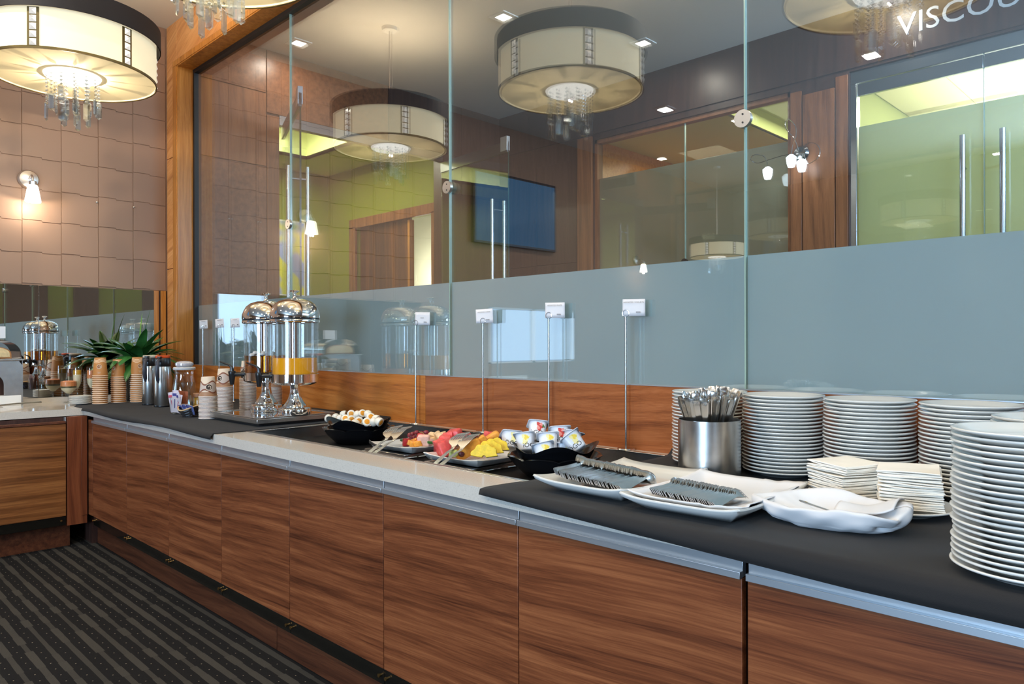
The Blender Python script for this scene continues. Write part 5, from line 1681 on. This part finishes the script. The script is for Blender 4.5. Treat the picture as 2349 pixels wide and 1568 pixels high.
def yogurt(px, py, yy, label, kind, rot, shift):
    p = on_y(px, py, yy)
    t = thing('yogurt_cup', label, 'yogurt', p - Vector((0, 0, .033)), rot, group='square yogurt cups in the black bowl')
    t.rotation_mode = 'ZYX' if False else 'XYZ'
    b = mk('body', body_me, None, t)
    mk('foil_rim', fl_me, None, t)
    if kind == 'red':
        blot(b, 'fruit_print', .004, .042, .013, .017, RED, .0004, .25, 1)
        blot(b, 'fruit_print', -.002, .036, .006, .008, RED2, .0006, .2, 2)
        blot(b, 'fruit_print', .009, .050, .006, .006, RED2, .0006, .3, 4)
        blot(b, 'leaf_print', .018, .044, .005, .006, GRN, .0006, .3, 3)
    else:
        blot(b, 'fruit_print', .008, .042, .015, .017, YEL2, .0003, .25, 1)
        blot(b, 'fruit_print', .010, .046, .008, .009, YEL, .0005, .25, 2)
        blot(b, 'fruit_print', .004, .026, .009, .007, YEL2, .0005, .3, 5)
    word(b, 'iÖGO', .024, shift, .016, INKD)
    return t


F0 = .72                                   # front turned towards the camera
yogurt(1232, 988, YY + .055, 'square yogurt cup with red strawberry print, highest on the heap', 'red', (-.55, .12, F0 + .15), -.014)
yogurt(1287, 1001, YY + .04, 'square yogurt cup with red raspberry print beside the highest one', 'red', (-.40, -.05, F0 + .1), -.022)
yogurt(1171, 1011, YY - .015, 'square yogurt cup with yellow print at the fruit platter side', 'yel', (-.50, .12, F0 + .25), -.004)
yogurt(1207, 1016, YY - .06, 'square yogurt cup with yellow print and its name turned aside', 'yel', (-.45, -.15, F0 - .1), .026)
yogurt(1260, 1017, YY - .05, 'square yogurt cup with yellow print in the heap\'s middle', 'yel', (-.50, -.08, F0 + .05), -.020)
yogurt(1255, 1040, YY - .09, 'low square yogurt cup with yellow print sunk at the bowl\'s front', 'yel', (-.55, -.22, F0 + .1), -.012)
yogurt(1331, 1011, YY + .01, 'square yogurt cup with yellow print tipped towards the spoons', 'yel', (-.45, -.62, F0 + .2), -.012)
yogurt(1308, 1012, YY + .05, 'square yogurt cup mostly hidden behind the tipped one', 'red', (-.3, .3, F0 + .6), .0)
yogurt(1225, 1035, YY - .0, 'square yogurt cup buried in the middle of the bowl', 'yel', (-.2, .1, F0), .0)
yogurt(1290, 1040, YY - .0, 'square yogurt cup buried at the bowl\'s spoon side', 'yel', (-.2, .2, F0 + .3), .0)

# ------------------------------------------------------------------ fruit platters on steel trays
def tray(x0, x1, y0, y1, label):
    t = thing('sheet_tray', label, 'tray', ((x0 + x1) / 2, (y0 + y1) / 2, WF + .0005), group='steel trays under the fruit')
    a, b_ = (x1 - x0) / 2, (y1 - y0) / 2
    mk('pan', MB().box(-a, a, -b_, b_, 0, .004).box(-a + .01, a - .01, -b_ + .01, b_ - .01, .004, .018), STEEL, t, bevel=.003)
    mk('rolled_rim', MB().tube([(-a, -b_, .004), (a, -b_, .004), (a, b_, .004), (-a, b_, .004), (-a, -b_, .004)], .004, 8), CHROME, t)


def rect_plate(x0, x1, y0, y1, z, rz, label):
    t = thing('fruit_platter', label, 'platter', ((x0 + x1) / 2, (y0 + y1) / 2, z), (0, 0, rz), group='white platters of cut fruit')
    a, b_ = (x1 - x0) / 2, (y1 - y0) / 2

    def loop(k, zz, lift):
        n = 10
        q = [(-1 + 2 * i / n, -1) for i in range(n)] + [(1, -1 + 2 * i / n) for i in range(n)] + [(1 - 2 * i / n, 1) for i in range(n)] + [(-1, 1 - 2 * i / n) for i in range(n)]
        return [(u * a * k, v * b_ * k, zz + lift * abs(u * v) ** 3) for u, v in q]
    ls = [loop(.80, 0, 0), loop(.90, .006, 0), loop(1.0, .024, .008), loop(.985, .026, .008), loop(.86, .008, 0), loop(.01, .006, 0)]
    n = len(ls[0])
    vs = [p for l in ls for p in l]
    fs = [tuple(range(n))[::-1]] + [(i * n + k, i * n + (k + 1) % n, (i + 1) * n + (k + 1) % n, (i + 1) * n + k) for i in range(5) for k in range(n)]
    mk('dish', MB().add(vs, fs), PORCELAIN, t, angle=50)


tray(-2.80, -2.485, -.600, -.235, 'steel sheet tray under the grape and strawberry platter')
tray(-2.325, -2.025, -.640, -.275, 'steel sheet tray under the watermelon and pineapple platter')
rect_plate(-2.76, -2.47, -.585, -.29, WF + .020, .05, 'white square platter of grapes, berries and melon nearer the eggs')
rect_plate(-2.325, -2.015, -.625, -.32, WF + .020, .03, 'white square platter of watermelon, cantaloupe and pineapple')
MEL = pbr('cantaloupe_flesh', S(238, 160, 60), .4, var=.12, vscale=60, bump=.4, bscale=180)
WMEL = pbr('watermelon_flesh', S(222, 82, 78), .35, var=.18, vscale=50, bump=.4, bscale=150)
PINE = pbr('pineapple_flesh', S(236, 200, 40), .35, var=.12, vscale=70, bump=.5, bscale=140)
GRAPE = pbr('red_grape_skin', S(132, 44, 56), .22, var=.3, vscale=40)
GRAPED = pbr('dark_grape_skin', S(92, 40, 46), .22, var=.3, vscale=40)
STRAW = pbr('strawberry_skin', S(200, 30, 38), .3, bump=.6, bscale=320)
STRAWF = pbr('strawberry_flesh', S(240, 190, 170), .4, var=.12, vscale=60)
HONEY = pbr('honeydew_flesh', S(196, 210, 130), .4, var=.1)
PALEM = pbr('pale_melon_slice', S(240, 206, 160), .45, var=.12, vscale=60, bump=.5, bscale=160)
LEAFM = pbr('mint_leaf', S(60, 110, 40), .5)


def chunk(name, px, py, yy, sx, sy, sz, mat, label, cat, grp, rot=None, rough=.18, seg=2):
    p = on_y(px, py, yy)
    bm = bmesh.new()
    bmesh.ops.create_cube(bm, size=1.0)
    bmesh.ops.bevel(bm, geom=bm.edges[:], offset=.22, segments=2, affect='EDGES', profile=.6)
    sd = rnd.uniform(0, 50)
    for v in bm.verts:
        n = noise.noise(v.co * 2.2 + Vector((sd, 0, 0)))
        v.co += v.co.normalized() * n * rough
        v.co = Vector((v.co.x * sx, v.co.y * sy, v.co.z * sz))
    me = bpy.data.meshes.new(name); bm.to_mesh(me); bm.free()
    me.materials.append(mat); me.polygons.foreach_set('use_smooth', [True] * len(me.polygons)); me.set_sharp_from_angle(angle=.9)
    o = mk(name, me, None, loc=p, rot=rot or (rnd.uniform(-.4, .4), rnd.uniform(-.4, .4), rnd.uniform(0, 3)))
    return tag(o, label, cat, grp)


gm = MB().ell((0, 0, 0), .0115, .0115, .0135, 16, 10).mesh('grape', GRAPE)
gm2 = MB().ell((0, 0, 0), .0110, .0110, .0130, 16, 10).mesh('grape', GRAPED)


def at3(x, y): return 840 + x / 6.909, 960 + y / 6.909


def grape(x, y, yy, me, label, grp):
    px, py = at3(x, y)
    o = mk('grape', me, None, loc=on_y(px, py, yy), rot=(rnd.uniform(0, 3), rnd.uniform(0, 3), 0))
    tag(o, label, 'grape', grp)


for x, y, dy in ((735, 245, .02), (800, 220, .03), (760, 300, 0), (850, 275, .015), (945, 220, .03), (1005, 275, .015), (700, 330, -.02), (880, 240, .04), (960, 255, .045), (690, 260, .03), (820, 310, .0), (1020, 245, .03)):
    grape(x, y, -.42 + dy, gm, 'red grape in the cluster on the platter nearer the eggs', 'red grapes on the berry platter')
g_ = [o for o in bpy.data.objects if o.name.startswith('grape')][-1]
bpy.context.view_layer.update()
st = MB().tube([g_.matrix_world.inverted() @ on_y(*at3(q[0], q[1]), q[2]) for q in ((840, 205, -.41), (900, 225, -.41), (935, 262, -.42), (985, 240, -.40), (1020, 245, -.39))], .0015, 6)
mk('stem', st, pbr('grape_stem_green', S(150, 130, 60), .6), g_)
G1, G2 = 'fruit pieces on the platter nearer the eggs', 'fruit pieces on the platter beside the yogurts'
chunk('strawberry', *at3(630, 375), -.50, .030, .028, .034, STRAW, 'whole red strawberry at the front of the berry platter', 'strawberry', G1, rough=.1)
for x, y in ((700, 385), (760, 360), (815, 345), (800, 395), (735, 405), (830, 385)):
    chunk('cantaloupe_cube', *at3(x, y), -.515 + (395 - y) * .0008, .026, .024, .022, MEL, 'orange cantaloupe cube beside the whole strawberry', 'cantaloupe', G1)
chunk('strawberry_half', *at3(905, 350), -.49, .050, .022, .050, STRAWF, 'large pale-cut strawberry half in the platter\'s middle', 'strawberry', G1, rot=(.3, .1, .7))
chunk('strawberry_skin_side', *at3(880, 320), -.48, .040, .02, .04, STRAW, 'red skin piece behind the pale-cut strawberry', 'strawberry', G1, rot=(.3, .1, .7))
chunk('strawberry_half', *at3(1000, 375), -.47, .034, .026, .030, STRAWF, 'smaller strawberry half beside the mint leaf', 'strawberry', G1)
for x, y, l in ((1010, 375, 'green leaf lying by the smaller strawberry half'), (570, 340, 'green leaf tucked under the serving forks'), (1120, 355, 'green leaf beside the pale melon slices')):
    chunk('mint_leaf', *at3(x, y), -.485, .022, .014, .008, LEAFM, l, 'leaf', G1)
for x, y, l in ((1140, 275, 'pale melon slice at the back of the berry platter'), (1210, 290, 'pale melon slice second along the back of the berry platter'), (1270, 300, 'pale melon slice at the outer end of the berry platter'), (1120, 335, 'pale orange melon wedge in front of the slices'), (1090, 300, 'pale melon slice behind the strawberry half')):
    chunk('melon_slice', *at3(x, y), -.39, .062, .030, .038, PALEM, l, 'melon', G1, rough=.14)
for x, y, l in ((1180, 440, 'watermelon chunk at the front of its platter'), (1260, 380, 'watermelon chunk in the middle of the pink heap'), (1240, 470, 'watermelon chunk under the first serving fork'), (1320, 330, 'watermelon chunk behind the serving forks'), (1400, 290, 'tall watermelon chunk at the back of the heap'), (1310, 440, 'watermelon chunk beside the fork necks')):
    chunk('watermelon_chunk', *at3(x, y), -.56 + (470 - y) * .0006, .055, .048, .062, WMEL, l, 'watermelon', G2, rough=.2)
for x, y, l in ((1590, 290, 'small watermelon piece behind the second fork head'), (1920, 265, 'small watermelon piece at the back by the yogurts'), (1990, 280, 'small pink fruit piece at the back corner')):
    chunk('watermelon_chunk', *at3(x, y), -.40, .035, .03, .034, WMEL, l, 'watermelon', G2)
for x, y, dy in ((1795, 275, 0), (1795, 340, -.02), (1865, 330, -.02), (1905, 365, -.03), (1935, 320, -.01), (2010, 305, 0), (2030, 350, -.02), (2105, 335, 0), (1510, 560, -.14), (1770, 285, .01)):
    grape(x, y, -.43 + dy, gm2, 'dark red grape on the platter beside the yogurts', 'dark grapes on the melon platter')


def slab_slice(name, px, py, yy, r, h, mat, label, cat, grp, rot, a0, a1, r_in):
    p = on_y(px, py, yy)
    b = MB()
    n = 18
    vs = []
    for i in range(n + 1):
        a = a0 + (a1 - a0) * i / n
        w = 1 + .06 * math.cos(9 * a)
        for rr, z in ((r_in, -h), (r * w, -h), (r * w * 1.01, 0), (r * w, h), (r_in, h)): vs.append((rr * math.cos(a), rr * math.sin(a), z))
    fs = [(5 * i + k, 5 * i + (k + 1) % 5, 5 * i + 5 + (k + 1) % 5, 5 * i + 5 + k) for i in range(n) for k in range(5)] + [(0, 1, 2, 3, 4), tuple(5 * n + k for k in range(5))[::-1]]
    o = mk(name, b.add(vs, fs), mat, loc=p, rot=rot, angle=50, bevel=.002)
    return tag(o, label, cat, grp)


RT = (1.15, 0, .72)
for x, y, yy, l in ((1560, 520, -.55, 'long cantaloupe slice nearest the second serving fork'), (1680, 450, -.53, 'long cantaloupe slice second from the fork'), (1790, 400, -.50, 'long cantaloupe slice beside the pineapple'), (1985, 345, -.44, 'cantaloupe piece among the dark grapes')):
    chunk('cantaloupe_slice', *at3(x, y), yy, .080, .030, .050, MEL, l, 'cantaloupe', G2, rot=(.3, -.55, .8), rough=.12)
slab_slice('pineapple_slice', *at3(1870, 620), -.585, .052, .007, PINE, 'yellow pineapple slice at the front of the platter', 'pineapple', G2, (1.25, .0, .62), .15, 3.0, .008)
slab_slice('pineapple_slice', *at3(1960, 560), -.55, .052, .007, PINE, 'yellow pineapple slice second behind the front one', 'pineapple', G2, (1.25, .0, .72), .1, 3.05, .008)
slab_slice('pineapple_slice', *at3(2050, 520), -.52, .052, .007, PINE, 'yellow pineapple slice nearest the yogurt bowl', 'pineapple', G2, (1.2, .0, .8), .1, 3.05, .008)
chunk('honeydew_cube', *at3(1380, 550), -.60, .030, .026, .024, HONEY, 'pale green honeydew cube between the fork handles', 'honeydew', G2)
chunk('honeydew_strip', *at3(1930, 300), -.40, .090, .018, .016, HONEY, 'pale green honeydew strip at the back of the platter', 'honeydew', G2, rot=(0, .1, .75))


# ------------------------------------------------------------------ serving forks leaning on the platters
def serving_fork(end, head, label):
    e, h = on_z(end[0], end[1], CT - .012), on_y(head[0], head[1], head[2])
    dv = h - e
    ln = dv.length
    y = dv.normalized()
    x = Vector((1, -.15, 0)); x = (x - y * x.dot(y)).normalized()
    z = x.cross(y)
    t = thing('serving_fork', label, 'serving fork', e, group='steel serving forks on the fruit')
    t.rotation_mode = 'QUATERNION'
    t.rotation_quaternion = Matrix((x, y, z)).transposed().to_quaternion()
    f = ln / .30
    b = MB()
    secs = [(-.01, .011, .0), (.02, .0125, 0), (.12, .0085, -.004), (.165, .0075, -.010), (.185, .010, -.006), (.20, .026, .004), (.215, .031, .008)]
    vs = []
    for yy, w, zz in secs:
        for a, c in ((-1, -1), (1, -1), (1, 1), (-1, 1)): vs.append((a * w, yy * f, zz + c * .0011))
    n = len(secs)
    fs = [(0, 1, 2, 3)]
    for i in range(n - 1):
        for k in range(4): fs.append((4 * i + k, 4 * i + (k + 1) % 4, 4 * i + 4 + (k + 1) % 4, 4 * i + 4 + k))
    mk('handle', b.add(vs, fs), STEEL, t, bevel=.0008)
    hd = MB()
    for k in range(6):
        xx = -.0272 + k * .01088
        hd.add([(xx + a * .0036, yy * f, zz + c * .0010) for yy, zz in ((.214, .008), (.245, .009), (.28, .004)) for a, c in ((-1, -1), (1, -1), (1, 1), (-1, 1))],
               [(0, 1, 2, 3), (11, 10, 9, 8)] + [(4 * i + q, 4 * i + (q + 1) % 4, 4 * i + 4 + (q + 1) % 4, 4 * i + 4 + q) for i in range(2) for q in range(4)])
    hd.box(-.031, .031, .278 * f, .300 * f, .0005, .0035)
    mk('slotted_head', hd, STEEL, t, bevel=.0006)


serving_fork((848, 1037), (911, 978, -.47), 'steel serving fork on the berry platter, nearer the eggs')
serving_fork((859, 1039), (932, 980, -.47), 'steel serving fork on the berry platter, nearer the strawberry')
serving_fork((999, 1063), (1064, 994, -.50), 'steel serving fork on the melon platter, leaning on the watermelon')
serving_fork((1012, 1066), (1087, 997, -.50), 'steel serving fork on the melon platter, leaning towards the pineapple')
t = thing('serving_spoon', 'small steel serving spoon lying at the egg side of the berry platter', 'serving spoon', on_z(847, 1012, .915), (0, .05, -.35))
mk('handle', bar_mb([(0, .008, .0010, 0, 0), (.05, .006, .0012, 0, 0), (.11, .005, .0014, 0, .004)]), STEEL, t, rot=(0, PI / 2, 0))
mk('bowl_of_spoon', MB().ell((.13, 0, -.004), .028, .018, .004, 16, 8), STEEL, t)
